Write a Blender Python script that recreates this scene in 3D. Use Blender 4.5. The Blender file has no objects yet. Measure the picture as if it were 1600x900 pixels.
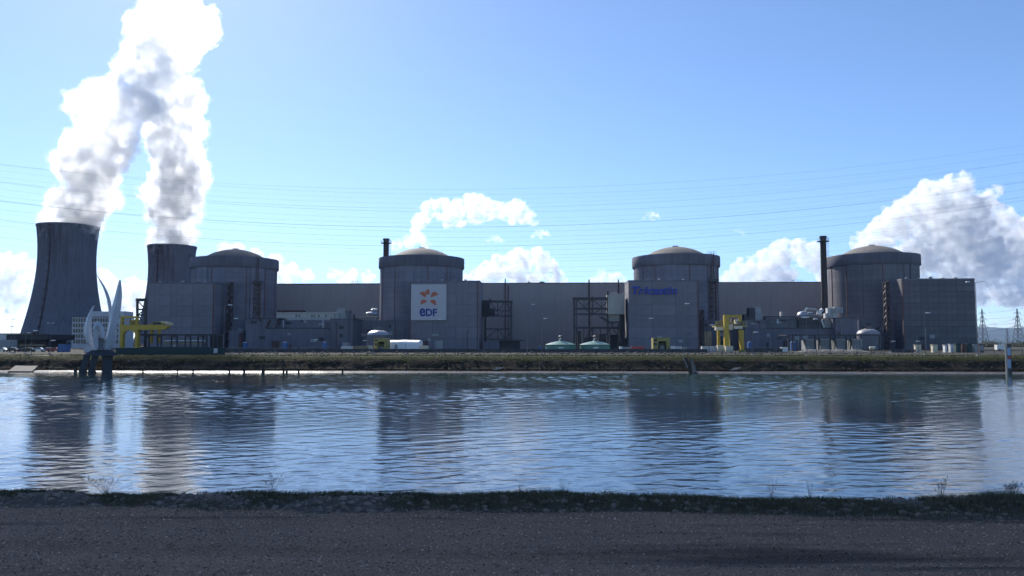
import bpy, bmesh, math, random
import numpy as np
from mathutils import Vector, Matrix
R = math.radians
scene = bpy.context.scene
COL = scene.collection

# ------------------------------------------------------------------ camera, sky, sun, exposure
EYE = 6.0                      # eye height above the canal water (z = 0)
FPX = 1256.0                   # focal length in pixels of the 1600 px wide photograph
PITCH = math.atan((537 - 450) / FPX)
SUN_AZ, SUN_EL = R(-25.0), R(36.0)
cam_d = bpy.data.cameras.new('camera')
cam_d.sensor_width = 36.0
cam_d.lens = 36.0 * FPX / 1600.0
cam_d.clip_start = 0.1
cam_d.clip_end = 90000.0
cam = bpy.data.objects.new('camera', cam_d)
cam.location = (0, 0, EYE)
cam.rotation_euler = (math.pi / 2 + PITCH, 0, 0)
COL.objects.link(cam)
scene.camera = cam

world = bpy.data.worlds.new('World')
scene.world = world
world.use_nodes = True
wn = world.node_tree.nodes
wl = world.node_tree.links
wn.clear()
sky = wn.new('ShaderNodeTexSky')
sky.sky_type = 'NISHITA'
sky.sun_disc = False
sky.sun_elevation = SUN_EL
sky.sun_rotation = SUN_AZ
sky.altitude = 2500
sky.air_density = 1.0
sky.dust_density = 1.6
sky.ozone_density = 5.0
bg = wn.new('ShaderNodeBackground')
bg.inputs['Strength'].default_value = 0.121
wo = wn.new('ShaderNodeOutputWorld')
wl.new(sky.outputs[0], bg.inputs['Color'])
wl.new(bg.outputs[0], wo.inputs['Surface'])

sun_d = bpy.data.lights.new('sun', 'SUN')
sun_d.energy = 5.0
sun_d.angle = R(0.53)
sun_d.color = (1.0, 0.95, 0.87)
sun = bpy.data.objects.new('sun', sun_d)
to_sun = Vector((math.sin(SUN_AZ) * math.cos(SUN_EL), math.cos(SUN_AZ) * math.cos(SUN_EL), math.sin(SUN_EL)))
sun.rotation_euler = to_sun.to_track_quat('Z', 'Y').to_euler()
sun.location = to_sun * 300
COL.objects.link(sun)

vs = scene.view_settings
vs.view_transform = 'Standard'
vs.look = 'None'
vs.exposure = 0.56
vs.gamma = 1.0
vs.use_curve_mapping = False
cy = scene.cycles
cy.use_denoising = True
try:
    cy.denoiser = 'OPENIMAGEDENOISE'
except Exception:
    pass
cy.max_bounces = 10
cy.diffuse_bounces = 3
cy.glossy_bounces = 3
cy.transmission_bounces = 2
cy.transparent_max_bounces = 8
cy.volume_bounces = 6
cy.sample_clamp_indirect = 6.0
cy.use_adaptive_sampling = True
cy.adaptive_threshold = 0.03

# ------------------------------------------------------------------ measuring: photograph pixel -> place
CP, SP = math.cos(PITCH), math.sin(PITCH)
def ray(px, py):
    u, v = (px - 800) / FPX, (450 - py) / FPX
    return u, CP - v * SP, SP + v * CP
def at(px, py, Y):
    dx, dy, dz = ray(px, py)
    k = Y / dy
    return Vector((dx * k, Y, EYE + dz * k))
# the plant stands on axes turned a little: s runs along the row of reactors, t away from the canal
PHI = R(2.7)
AX, AY = (math.cos(PHI), -math.sin(PHI)), (math.sin(PHI), math.cos(PHI))
Y0 = 350.0
GZ = 3.3                       # level of the plant's ground
def pw(s, t, z=0.0):
    return Vector((AX[0] * s + AY[0] * t, Y0 + AX[1] * s + AY[1] * t, z))
def st(px, py, t):
    dx, dy, dz = ray(px, py)
    # (k*dx, k*dy-Y0) . AY = t
    k = (t + Y0 * AY[1]) / (dx * AY[0] + dy * AY[1])
    x, y = k * dx, k * dy - Y0
    return x * AX[0] + y * AX[1], EYE + k * dz
def S(px, t, py=540):
    return st(px, py, t)[0]
def Z(px, py, t):
    return st(px, py, t)[1]

# ------------------------------------------------------------------ materials
MATS = {}
class NT:
    def __init__(self, name):
        self.m = bpy.data.materials.new(name)
        self.m.use_nodes = True
        self.n = self.m.node_tree.nodes
        self.l = self.m.node_tree.links
        self.b = self.n['Principled BSDF']
        self.tc = self.n.new('ShaderNodeTexCoord')
    def node(self, t, **kw):
        nd = self.n.new(t)
        for k, v in kw.items():
            if k in nd.inputs: nd.inputs[k].default_value = v
            else: setattr(nd, k, v)
        return nd
    def noise(self, scale=(1, 1, 1), sc=1.0, detail=5, rough=0.6, coord='Object', loc=(0, 0, 0)):
        mp = self.node('ShaderNodeMapping'); mp.inputs['Scale'].default_value = scale; mp.inputs['Location'].default_value = loc
        self.l.new(self.tc.outputs[coord], mp.inputs['Vector'])
        nz = self.node('ShaderNodeTexNoise', Scale=sc, Detail=detail, Roughness=rough)
        self.l.new(mp.outputs[0], nz.inputs['Vector'])
        return nz.outputs['Fac']
    def ramp(self, fac, stops):
        r = self.n.new('ShaderNodeValToRGB')
        e = r.color_ramp.elements
        while len(e) < len(stops): e.new(0.5)
        for el, (p, c) in zip(e, stops):
            el.position = p
            el.color = (*c, 1) if len(c) == 3 else c
        self.l.new(fac, r.inputs['Fac'])
        return r.outputs['Color']
    def mix(self, fac, a, b, mode='MIX'):
        mx = self.n.new('ShaderNodeMix'); mx.data_type = 'RGBA'; mx.blend_type = mode
        for sock, v in ((mx.inputs[0], fac), (mx.inputs[6], a), (mx.inputs[7], b)):
            if hasattr(v, 'links'): self.l.new(v, sock)
            elif isinstance(v, (int, float)): sock.default_value = v
            else: sock.default_value = (*v, 1)
        return mx.outputs[2]
    def bump(self, h, strength=0.3, dist=0.05):
        b = self.node('ShaderNodeBump', Strength=strength, Distance=dist)
        self.l.new(h, b.inputs['Height'])
        self.l.new(b.outputs[0], self.b.inputs['Normal'])
    def color(self, c):
        self.l.new(c, self.b.inputs['Base Color'])
def g3(v, f): return tuple(max(0.0, min(1.0, x * f)) for x in v)
def plain(name, col, rough=0.7, metal=0.0, var=0.18, sc=0.6):
    if name in MATS: return MATS[name]
    t = NT(name)
    n = t.noise(sc=sc, detail=6)
    t.color(t.ramp(n, [(0.3, g3(col, 1 - var)), (0.7, g3(col, 1 + var))]))
    t.b.inputs['Roughness'].default_value = rough
    t.b.inputs['Metallic'].default_value = metal
    MATS[name] = t.m
    return t.m
def concrete(name, col, streak=0.35, stain=(0.10, 0.07, 0.055), stain_amt=0.25, sc=0.12, lift=0.0, piece=0.10):
    if name in MATS: return MATS[name]
    t = NT(name)
    big = t.noise(sc=sc, detail=6)
    st_ = t.noise(scale=(1, 1, 0.05), sc=0.55, detail=4, rough=0.7)
    fine = t.noise(sc=2.5, detail=4)
    c = t.ramp(big, [(0.3, g3(col, 0.82)), (0.7, g3(col, 1.14))])
    s = t.ramp(st_, [(0.45, (1, 1, 1)), (0.75, (1 - streak,) * 3)])
    c = t.mix(1.0, c, s, 'MULTIPLY')
    m2 = t.noise(scale=(1, 1, 0.035), sc=0.9, detail=3, loc=(31, 7, 3))
    f2 = t.ramp(m2, [(0.58, (0, 0, 0)), (0.74, (stain_amt,) * 3)])
    c = t.mix(f2, c, stain)
    oi = t.node('ShaderNodeObjectInfo')                       # every slab a little lighter or darker
    c = t.mix(1.0, c, t.ramp(oi.outputs['Random'], [(0.0, (1 - piece,) * 3), (1.0, (1 + piece * 0.6,) * 3)]), 'MULTIPLY')
    if lift:                                                  # pour lines, one per lift of the formwork
        sp = t.node('ShaderNodeSeparateXYZ'); t.l.new(t.tc.outputs['Object'], sp.inputs[0])
        dv = t.node('ShaderNodeMath', operation='DIVIDE'); dv.inputs[1].default_value = lift; t.l.new(sp.outputs['Z'], dv.inputs[0])
        fr = t.node('ShaderNodeMath', operation='FRACT'); t.l.new(dv.outputs[0], fr.inputs[0])
        fl = t.node('ShaderNodeMath', operation='FLOOR'); t.l.new(dv.outputs[0], fl.inputs[0])
        wn_ = t.node('ShaderNodeTexWhiteNoise'); wn_.noise_dimensions = '1D'; t.l.new(fl.outputs[0], wn_.inputs['W'])
        c = t.mix(1.0, c, t.ramp(fr.outputs[0], [(0.0, (0.80,) * 3), (0.07, (0.84,) * 3), (0.12, (1.0,) * 3), (1.0, (1.0,) * 3)]), 'MULTIPLY')
        c = t.mix(1.0, c, t.ramp(wn_.outputs['Value'], [(0.0, (0.90,) * 3), (1.0, (1.07,) * 3)]), 'MULTIPLY')
    f = t.ramp(fine, [(0.3, (0.93,) * 3), (0.7, (1.05,) * 3)])
    c = t.mix(1.0, c, f, 'MULTIPLY')
    t.color(c)
    t.b.inputs['Roughness'].default_value = 0.85
    t.bump(fine, 0.25, 0.04)
    MATS[name] = t.m
    return t.m
def volume_mat(name, col, dens, g, holes=None, step=1.0, thin=None):
    m = bpy.data.materials.new(name); m.use_nodes = True
    n, l = m.node_tree.nodes, m.node_tree.links
    n.clear()
    o = n.new('ShaderNodeOutputMaterial'); v = n.new('ShaderNodeVolumePrincipled')
    v.inputs['Color'].default_value = (*col, 1); v.inputs['Density'].default_value = dens; v.inputs['Anisotropy'].default_value = g
    v.inputs['Density Attribute'].default_value = ''
    m.cycles.volume_step_rate = step
    if holes:                                  # curdled density: (noise scale, detail, low, high)
        tc = n.new('ShaderNodeTexCoord'); nz = n.new('ShaderNodeTexNoise'); rp = n.new('ShaderNodeMapRange')
        nz.inputs['Scale'].default_value = holes[0]; nz.inputs['Detail'].default_value = holes[1]; nz.inputs['Roughness'].default_value = 0.6
        rp.inputs['From Min'].default_value = holes[2]; rp.inputs['From Max'].default_value = holes[3]
        rp.inputs['To Min'].default_value = 0.0; rp.inputs['To Max'].default_value = dens
        l.new(tc.outputs['Object'], nz.inputs['Vector']); l.new(nz.outputs['Fac'], rp.inputs['Value']); dn = rp.outputs[0]
        if thin:                               # vapour thins as it rises: (height, share there, top height, share there)
            sp = n.new('ShaderNodeSeparateXYZ'); mr = n.new('ShaderNodeMapRange'); mu = n.new('ShaderNodeMath'); mu.operation = 'MULTIPLY'
            l.new(tc.outputs['Object'], sp.inputs[0]); l.new(sp.outputs['Z'], mr.inputs['Value'])
            for k_, q in zip(('From Min', 'To Min', 'From Max', 'To Max'), thin): mr.inputs[k_].default_value = q
            l.new(dn, mu.inputs[0]); l.new(mr.outputs[0], mu.inputs[1]); dn = mu.outputs[0]
        l.new(dn, v.inputs['Density'])
    l.new(v.outputs[0], o.inputs['Volume'])
    return m

# ------------------------------------------------------------------ mesh helpers
class MB:
    """collects shapes; build() links them as one mesh object"""
    def __init__(self): self.v, self.f = [], []
    def add(self, vs_, fs):
        o = len(self.v); self.v += [tuple(p) for p in vs_]; self.f += [tuple(i + o for i in f) for f in fs]; return self
    def box(self, x0, x1, y0, y1, z0, z1):
        return self.add([(x0, y0, z0), (x1, y0, z0), (x1, y1, z0), (x0, y1, z0), (x0, y0, z1), (x1, y0, z1), (x1, y1, z1), (x0, y1, z1)],
                        [(3, 2, 1, 0), (4, 5, 6, 7), (0, 1, 5, 4), (1, 2, 6, 5), (2, 3, 7, 6), (3, 0, 4, 7)])
    def hexa(self, p):
        return self.add(p, [(3, 2, 1, 0), (4, 5, 6, 7), (0, 1, 5, 4), (1, 2, 6, 5), (2, 3, 7, 6), (3, 0, 4, 7)])
    def bar(self, a, b, w, h=None, n=4, r2=None):
        """beam from a to b; n = 4 is square"""
        a, b = Vector(a), Vector(b); d = (b - a)
        if d.length < 1e-6: return self
        d.normalize()
        up = Vector((0, 0, 1)) if abs(d.z) < 0.95 else Vector((0, 1, 0))
        x = d.cross(up).normalized(); y = x.cross(d).normalized()
        h = h or w; r2 = 1.0 if r2 is None else r2
        vs_ = []
        for p, k in ((a, 1.0), (b, r2)):
            for i in range(n):
                an = 2 * math.pi * (i + 0.5) / n
                q = 1.41421 if n == 4 else 1.0
                vs_.append(p + x * (math.cos(an) * w / 2 * q * k) + y * (math.sin(an) * h / 2 * q * k))
        fs = [(i, (i + 1) % n, n + (i + 1) % n, n + i) for i in range(n)]
        fs += [tuple(range(n - 1, -1, -1)), tuple(range(n, 2 * n))]
        return self.add(vs_, fs)
    def tube(self, pts, r, n=6, radii=None):
        pts = [Vector(p) for p in pts]; k0 = len(self.v); m = len(pts)
        for i, p in enumerate(pts):
            d = (pts[min(i + 1, m - 1)] - pts[max(i - 1, 0)]).normalized()
            up = Vector((0, 0, 1)) if abs(d.z) < 0.95 else Vector((0, 1, 0))
            x = d.cross(up).normalized(); y = x.cross(d).normalized()
            rr = radii[i] if radii else r
            for j in range(n):
                an = 2 * math.pi * j / n
                self.v.append(tuple(p + x * math.cos(an) * rr + y * math.sin(an) * rr))
        for i in range(m - 1):
            for j in range(n):
                a, b = k0 + i * n + j, k0 + i * n + (j + 1) % n
                self.f.append((a, b, b + n, a + n))
        self.f.append(tuple(k0 + j for j in range(n - 1, -1, -1))); self.f.append(tuple(k0 + (m - 1) * n + j for j in range(n)))
        return self
    def lathe(self, prof, n=48, cx=0, cy=0, a0=0.0, a1=2 * math.pi, jit=None):
        k0 = len(self.v); full = abs(a1 - a0 - 2 * math.pi) < 1e-6
        cols = n if full else n + 1
        for (r, z) in prof:
            for j in range(cols):
                an = a0 + (a1 - a0) * j / n
                self.v.append((cx + r * math.cos(an), cy + r * math.sin(an), z))
        for i in range(len(prof) - 1):
            for j in range(n):
                a = k0 + i * cols + j; b = k0 + i * cols + (j + 1) % cols
                self.f.append((a, b, b + cols, a + cols))
        return self
    def prism(self, poly, y0, y1):
        """polygon in x,z pushed along y"""
        n = len(poly)
        vs_ = [(x, y0, z) for x, z in poly] + [(x, y1, z) for x, z in poly]
        fs = [tuple(range(n)), tuple(range(2 * n - 1, n - 1, -1))] + [(i, i + n, (i + 1) % n + n, (i + 1) % n) for i in range(n)]
        return self.add(vs_, fs)
    def mesh(self, name, smooth=False):
        me = bpy.data.meshes.new(name); me.from_pydata(self.v, [], self.f); me.validate(); 
        bm = bmesh.new(); bm.from_mesh(me); bmesh.ops.recalc_face_normals(bm, faces=bm.faces); bm.to_mesh(me); bm.free()
        if smooth: 
            me.shade_smooth()
            try: me.set_sharp_from_angle(angle=R(35))
            except Exception: pass
        return me
    def build(self, name, mat, parent=None, loc=(0, 0, 0), rz=0.0, smooth=False):
        return obj(name, self.mesh(name, smooth), mat, parent, loc, rz)
def obj(name, me, mat, parent=None, loc=(0, 0, 0), rz=0.0):
    if mat is not None and (len(me.materials) == 0): me.materials.append(mat)
    o = bpy.data.objects.new(name, me); COL.objects.link(o)
    o.location = loc; o.rotation_euler = (0, 0, rz); o.parent = parent
    return o
def tag(o, label=None, cat=None, group=None, kind=None):
    if label: o['label'] = label
    if cat: o['category'] = cat
    if group: o['group'] = group
    if kind: o['kind'] = kind
    return o
def thing(name, label, cat, loc, rz=0.0, group=None):
    o = bpy.data.objects.new(name, None); COL.objects.link(o)
    o.empty_display_size = 0.5
    o.location = loc; o.rotation_euler = (0, 0, rz)
    return tag(o, label, cat, group)
def pthing(name, label, cat, s, t, z=GZ, group=None):
    return thing(name, label, cat, pw(s, t, z), -PHI, group)
def copy_tree(o, parent=None):
    c = o.copy(); COL.objects.link(c); c.parent = parent
    for ch in list(o.children): copy_tree(ch, c)
    return c

# ------------------------------------------------------------------ steam and clouds: closed cauliflower meshes filled with scattering vapour
def icos(sub):
    bm = bmesh.new(); bmesh.ops.create_icosphere(bm, subdivisions=sub, radius=1.0)
    v = np.array([p.co[:] for p in bm.verts]); f = np.array([[q.index for q in p.verts] for p in bm.faces]); bm.free(); return v, f
ICO = icos(2)
def vapour(name, puffs, voxel, mat, disp, loc, label=None, cat=None, group=None, parent=None, grow=0.0):
    """puffs: list of (x, y, z, r) merged into one closed skin, then roughened"""
    loc = Vector(loc)
    V, F = [], []
    for k, (x, y, z, r) in enumerate(puffs):
        V.append(ICO[0] * (r + grow) + np.array((x, y, z)) - np.array(loc[:])); F.append(ICO[1] + k * len(ICO[0]))
    V = np.concatenate(V); F = np.concatenate(F)
    me = bpy.data.meshes.new(name + '_tmp'); me.from_pydata(V.tolist(), [], F.tolist())
    tmp = bpy.data.objects.new(name + '_tmp', me); COL.objects.link(tmp)
    m = tmp.modifiers.new('r', 'REMESH'); m.mode = 'VOXEL'; m.voxel_size = voxel; m.use_smooth_shade = True
    for i, (ns, st_, dep) in enumerate(disp):
        tx = bpy.data.textures.new(name + str(i), 'CLOUDS'); tx.noise_scale = ns; tx.noise_depth = dep
        tx.noise_basis = 'BLENDER_ORIGINAL'
        d = tmp.modifiers.new('d%d' % i, 'DISPLACE'); d.texture = tx; d.strength = st_; d.mid_level = 0.5; d.texture_coords = 'LOCAL'
    dg = bpy.context.evaluated_depsgraph_get()
    out = bpy.data.meshes.new_from_object(tmp.evaluated_get(dg)); out.name = name
    bpy.data.objects.remove(tmp); bpy.data.meshes.remove(me)
    out.materials.clear()
    o = obj(name, out, mat, parent, (0, 0, 0) if parent else loc)
    return tag(o, label, cat, group)
def puff_path(path, Y, rnd, per=8, step=0.40):
    """path: (px, py, half width in px); puffs of three sizes pile up into a billowing column of that outline"""
    out = []
    for (a, b) in zip(path[:-1], path[1:]):
        L = math.hypot(b[0] - a[0], b[1] - a[1]); n = max(1, int(L / (step * 0.5 * (a[2] + b[2]))))
        for i in range(n):
            k = i / n
            px, py, hw = (a[j] + (b[j] - a[j]) * k for j in range(3))
            c = np.array(at(px, py, Y)); rad = hw * Y / FPX
            out.append((*c, rad * 0.70))
            for _ in range(per):
                an = rnd.uniform(0, 2 * math.pi); r = rad * rnd.uniform(0.22, 0.42); d = rad * 0.98 - r * rnd.uniform(0.8, 1.2)
                q = c + np.array((math.cos(an) * d, math.sin(an) * d, rnd.uniform(-0.3, 0.3) * rad)); out.append((*q, r))
                for _ in range(4):
                    v = np.array([rnd.gauss(0, 1) for _ in range(3)]); v /= np.linalg.norm(v); r2 = r * rnd.uniform(0.25, 0.48)
                    out.append((*(q + v * (r - r2 * rnd.uniform(0.1, 0.6))), r2))
    return out
def steam_mats(h):
    return (volume_mat('steam_vapour', (1, 1, 1), 0.15, 0.6, (0.070, 4.0, 0.39, 0.62), 0.15, (0.0, 1.4, h, 0.30)),
            volume_mat('steam_wisps', (1, 1, 1), 0.050, 0.6, (0.13, 3.0, 0.50, 0.70), 0.26, (0.0, 1.0, h, 0.8)))
YT1, YT2 = 777.0, 950.0
rnd = random.Random(5)
p1 = [(109, 360, 42), (120, 342, 50), (131, 312, 58), (141, 275, 66), (160, 235, 60), (180, 197, 60), (202, 155, 62), (222, 115, 50), (240, 80, 36), (248, 62, 20)]
puffs = puff_path(p1, YT1, rnd)
for px, py, r in ((140, 172, 26), (122, 160, 20), (150, 150, 26), (128, 182, 16), (112, 152, 11), (106, 168, 8)):
    c = at(px, py, YT1); puffs.append((c.x, c.y, c.z, r * YT1 / FPX))
ma, mw = steam_mats(170.0)
o = vapour('steam_plume', puffs, 1.9, ma, [(11, 7, 3), (3.5, 3.2, 3)], at(109, 352, YT1),
           'white steam plume rising from the nearer, leftmost cooling tower', 'steam')
vapour('wisps', puffs, 2.6, mw, [(9, 9, 3), (4, 5, 3)], at(109, 352, YT1), parent=o, grow=3.0)
p2 = [(269, 394, 34), (270, 362, 40), (271, 328, 46), (271, 288, 54), (278, 248, 47), (274, 208, 47), (264, 165, 58), (252, 122, 58),
      (262, 72, 70), (268, 22, 74), (272, -35, 72), (268, -90, 60), (258, -150, 36), (250, -215, 20), (246, -290, 26), (244, -350, 80), (244, -420, 118), (250, -480, 112), (258, -520, 60)]  # unseen thin neck and wide top puff added to shade the near track
puffs = puff_path(p2, YT2, rnd)
ma, mw = steam_mats(290.0)
o = vapour('steam_plume', puffs, 2.3, ma, [(13, 8, 3), (4.2, 3.8, 3)], at(269, 385, YT2),
           'tall white steam plume rising from the farther cooling tower beside the domes, with an unseen shading puff added on top', 'steam')
vapour('wisps', puffs, 3.2, mw, [(11, 11, 3), (5, 6, 3)], at(269, 385, YT2), parent=o, grow=3.5)

def cumulus(label, blobs, Y, dens, seed, voxel_px=0.8, ragged=1.0):
    """blobs: (px, py, radius px); each grows smaller puffs, mostly on its upper side, and those grow smaller ones"""
    rnd = random.Random(seed); k = Y / FPX; puffs = []
    for px, py, r in blobs:
        c = np.array(at(px, py, Y)); puffs.append((*c, r * k * 0.82))
        for _ in range(int(9 + r * 0.5)):
            th, ph = rnd.uniform(0, 2 * math.pi), rnd.uniform(-0.6, 1.45)
            q = r * rnd.uniform(0.22, 0.42); d = r * 0.98 - q * rnd.uniform(0.8, 1.25)
            v = np.array((math.cos(th) * math.cos(ph), math.sin(th) * math.cos(ph), math.sin(ph)))
            c2 = c + v * d * k; puffs.append((*c2, q * k))
            for _ in range(4):
                v2 = v + 0.9 * np.array([rnd.gauss(0, 1) for _ in range(3)]); v2 /= np.linalg.norm(v2); r3 = q * rnd.uniform(0.25, 0.5)
                puffs.append((*(c2 + v2 * (q - r3 * rnd.uniform(0.1, 0.6)) * k), r3 * k))
    x0, y0, _ = blobs[0]
    m = volume_mat('cloud_vapour', (1, 1, 1), dens * 2.4, 0.5, (1.0 / (13 * k), 4.0, 0.42, 0.64), 0.32)
    return vapour('cumulus_cloud', puffs, voxel_px * k, m, [(7 * k, 4.5 * k * ragged, 3), (2.4 * k, 2.0 * k * ragged, 2)], at(x0, y0, Y), label, 'cloud', 'clouds above the far horizon')
cumulus('towering grey and white cloud piled up at the right edge behind the last dome',
        [(1352, 385, 26), (1372, 370, 30), (1400, 352, 34), (1425, 338, 36), (1440, 400, 50), (1462, 320, 42), (1492, 296, 28), (1505, 285, 18), (1500, 350, 56),
         (1540, 330, 30), (1556, 300, 12), (1546, 306, 14), (1563, 294, 8), (1535, 312, 16), (1530, 400, 60), (1572, 352, 30), (1590, 410, 50), (1625, 380, 50), (1490, 430, 40), (1545, 440, 34), (1470, 455, 26), (1580, 450, 40), (1520, 462, 26), (1620, 455, 40)], 15500, 0.0052, 1)
cumulus('low white cloud behind the turbine hall left of the tall dark chimney',
        [(1165, 425, 26), (1195, 410, 24), (1225, 398, 26), (1250, 388, 18), (1270, 405, 28), (1140, 440, 20), (1210, 435, 40), (1300, 430, 30)], 16000, 0.005, 2)
cumulus('arched white cloud floating above and right of the second dome',
        [(655, 348, 15), (660, 342, 17), (668, 330, 16), (678, 322, 13), (650, 362, 11), (692, 322, 15), (700, 334, 19), (716, 328, 22), (735, 324, 23), (750, 322, 21), (742, 338, 18), (765, 330, 20), (786, 332, 18), (806, 330, 21), (822, 338, 18), (834, 346, 10), (800, 343, 12), (720, 346, 13), (655, 376, 9), (700, 350, 10)], 15000, 0.0045, 3, 0.8, 1.3)
cumulus('rounded white cloud behind the turbine hall right of the square sign',
        [(760, 432, 26), (785, 420, 26), (810, 410, 24), (838, 405, 22), (855, 420, 24), (870, 438, 18), (735, 445, 20), (820, 440, 30)], 15200, 0.0055, 4)
cumulus('low white cloud bank behind the first dome',
        [(350, 392, 14), (372, 392, 15), (400, 402, 16), (430, 412, 16), (455, 425, 17), (480, 432, 14), (520, 430, 12), (550, 428, 12), (575, 434, 14), (440, 440, 22), (540, 440, 18)], 15800, 0.004, 5)
cumulus('white cloud at the left edge beside the nearer cooling tower',
        [(5, 425, 30), (30, 420, 26), (-30, 430, 40), (15, 455, 34), (45, 440, 14), (20, 485, 14)], 15600, 0.004, 6)
cumulus('white cloud showing between the two cooling towers',
        [(165, 435, 16), (175, 460, 26), (205, 455, 22), (225, 465, 26), (200, 480, 24), (158, 425, 9)], 16500, 0.004, 7)
cumulus('small white puff of cloud above the turbine hall right of the arched cloud',
        [(834, 368, 5), (840, 365, 6.5), (847, 363, 6), (853, 365, 6), (858, 368, 4), (845, 369, 5)], 15100, 0.0035, 8, 0.6, 1.2)
cumulus('tiny white puff of cloud high over the middle of the turbine hall',
        [(1007, 340, 3.5), (1012, 336, 5), (1019, 335, 6), (1026, 337, 5), (1016, 341, 4), (1031, 341, 3), (1022, 343, 3.5)], 15100, 0.003, 9, 0.6, 1.2)
cumulus('ragged white cloud just left of the third dome',
        [(940, 435, 14), (965, 440, 16), (955, 436, 12), (925, 440, 10)], 15900, 0.004, 10)
cumulus('wispy white cloud directly above the second dome',
        [(640, 378, 14), (620, 385, 12), (655, 372, 11), (665, 382, 10)], 15300, 0.003, 11, 0.9, 1.4)
cumulus('thin cloud strip low on the right beyond the pylons',
        [(1540, 472, 12), (1560, 470, 13), (1580, 474, 14), (1600, 470, 18), (1550, 510, 9), (1580, 508, 11), (1610, 510, 14)], 17500, 0.003, 12, 0.9, 1.3)
cumulus('tiny white puff of cloud above the last roof left of the tall chimney',
        [(1150, 359, 3), (1154, 361, 4), (1159, 364, 4.5), (1164, 367, 3)], 15100, 0.0025, 13, 0.5, 1.0)
cumulus('small white puff of cloud beside the square sign building, below the arched cloud',
        [(764, 375, 4), (770, 373, 5.5), (776, 374, 6.5), (782, 376, 5), (788, 378, 3.5)], 15150, 0.003, 14, 0.6, 1.2)

# ------------------------------------------------------------------ the setting: water, banks, plain, hills
def grid_mesh(name, P, nr, nc, smooth=True):
    """P: (nr*nc, 3) array"""
    idx = np.arange(nr * nc).reshape(nr, nc)
    q = np.stack([idx[:-1, :-1], idx[:-1, 1:], idx[1:, 1:], idx[1:, :-1]], -1).reshape(-1, 4)
    me = bpy.data.meshes.new(name)
    me.vertices.add(len(P)); me.vertices.foreach_set('co', np.ascontiguousarray(P, dtype=np.float32).ravel())
    me.loops.add(q.size); me.loops.foreach_set('vertex_index', q.astype(np.int32).ravel())
    me.polygons.add(len(q)); me.polygons.foreach_set('loop_start', np.arange(0, q.size, 4, dtype=np.int32))
    me.update(calc_edges=True); me.validate()
    if smooth: me.shade_smooth()
    return me
def tri_mesh(name, V, F, smooth=False):
    me = bpy.data.meshes.new(name)
    me.vertices.add(len(V)); me.vertices.foreach_set('co', np.ascontiguousarray(V, dtype=np.float32).ravel())
    k = F.shape[1]
    me.loops.add(F.size); me.loops.foreach_set('vertex_index', F.astype(np.int32).ravel())
    me.polygons.add(len(F)); me.polygons.foreach_set('loop_start', np.arange(0, F.size, k, dtype=np.int32))
    me.update(calc_edges=True); me.validate()
    if smooth: me.shade_smooth()
    return me
def structure(o):
    o['kind'] = 'structure'; return o
rs = np.random.RandomState(3)
def vnoise(x, y, seed=0, octaves=4, scale=1.0):
    """cheap smooth noise from turned sine products, about -1..1"""
    r = np.random.RandomState(seed); o = np.zeros_like(x); a = 1.0; tot = 0
    f = 1.0 / scale
    for _ in range(octaves):
        for _ in range(3):
            th = r.uniform(0, 2 * np.pi); p1, p2 = r.uniform(0, 6.3, 2)
            o += a * np.sin(f * (x * np.cos(th) + y * np.sin(th)) + p1) * np.sin(f * 1.3 * (-x * np.sin(th) + y * np.cos(th)) + p2) / 1.7
        tot += a; a *= 0.55; f *= 2.03
    return o / tot

# canal water: a real rippled surface
nr, nc = 860, 640
Yr = 14.0 * (188.0 / 14.0) ** (np.linspace(0, 1, nr))
az = np.tan(np.linspace(-0.86, 0.86, nc))
X = (Yr[:, None] * az[None, :]); Yg = np.repeat(Yr[:, None], nc, 1)
H = np.zeros_like(X); r = np.random.RandomState(11)
patch = 0.58 + 0.75 * vnoise(X * 0.4, Yg, 5, 4, 13.0)           # calmer and ruffled patches
patch = np.clip(patch, 0.10, 1.35) * (0.9 + 1.5 * np.clip((Yg - 34.0) / 90.0, 0, 1))
riff = np.clip(vnoise(X * 0.16, Yg, 15, 4, 3.2) - 0.30, 0, 1) * np.clip((Yg - 92) / 40, 0, 1) * np.clip(1.25 - np.abs(X + 74) / 52, 0, 1)   # riffles off the far bank
for i in range(64):
    lam = 0.26 * (3.4 / 0.26) ** r.uniform(0, 1) ** 1.1
    th = math.pi / 2 + r.normal(0, 0.70)
    k = 2 * math.pi / lam
    amp = 0.0088 * lam ** 0.80 * r.uniform(0.5, 1.1)
    amp *= 0.20
    fade = 1.0 if lam > 3 else np.clip(1.6 - Yg / (lam * 120.0), 0.25, 1.0)
    wob = 1.6 * vnoise(X, Yg, 100 + i, 1, lam * 5)
    ph = k * (X * math.cos(th) + Yg * math.sin(th)) + r.uniform(0, 6.28) + wob
    H += amp * np.sin(ph) * patch * fade
for lam, th in ((1.25, 1.2), (1.5, 1.9), (1.9, 1.55), (1.1, 0.8), (1.35, 2.3)):
    H += 0.050 * lam / 1.5 * riff * np.sin(2 * math.pi / lam * (X * math.cos(th) + Yg * math.sin(th)) + 2.0 * vnoise(X, Yg, 90 + int(lam * 10), 2, 4.0))
wm = NT('canal_water')
wm.b.inputs['Base Color'].default_value = (0.024, 0.056, 0.062, 1)
wm.b.inputs['Roughness'].default_value = 0.03
wm.b.inputs['IOR'].default_value = 1.75
nf = wm.noise(scale=(0.75, 2.0, 1.0), sc=2.0, detail=4, rough=0.55)
wm.bump(nf, 0.20, 0.05)
water = structure(obj('water', grid_mesh('water', np.stack([X, Yg, H], -1).reshape(-1, 3), nr, nc), wm.m))

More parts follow.
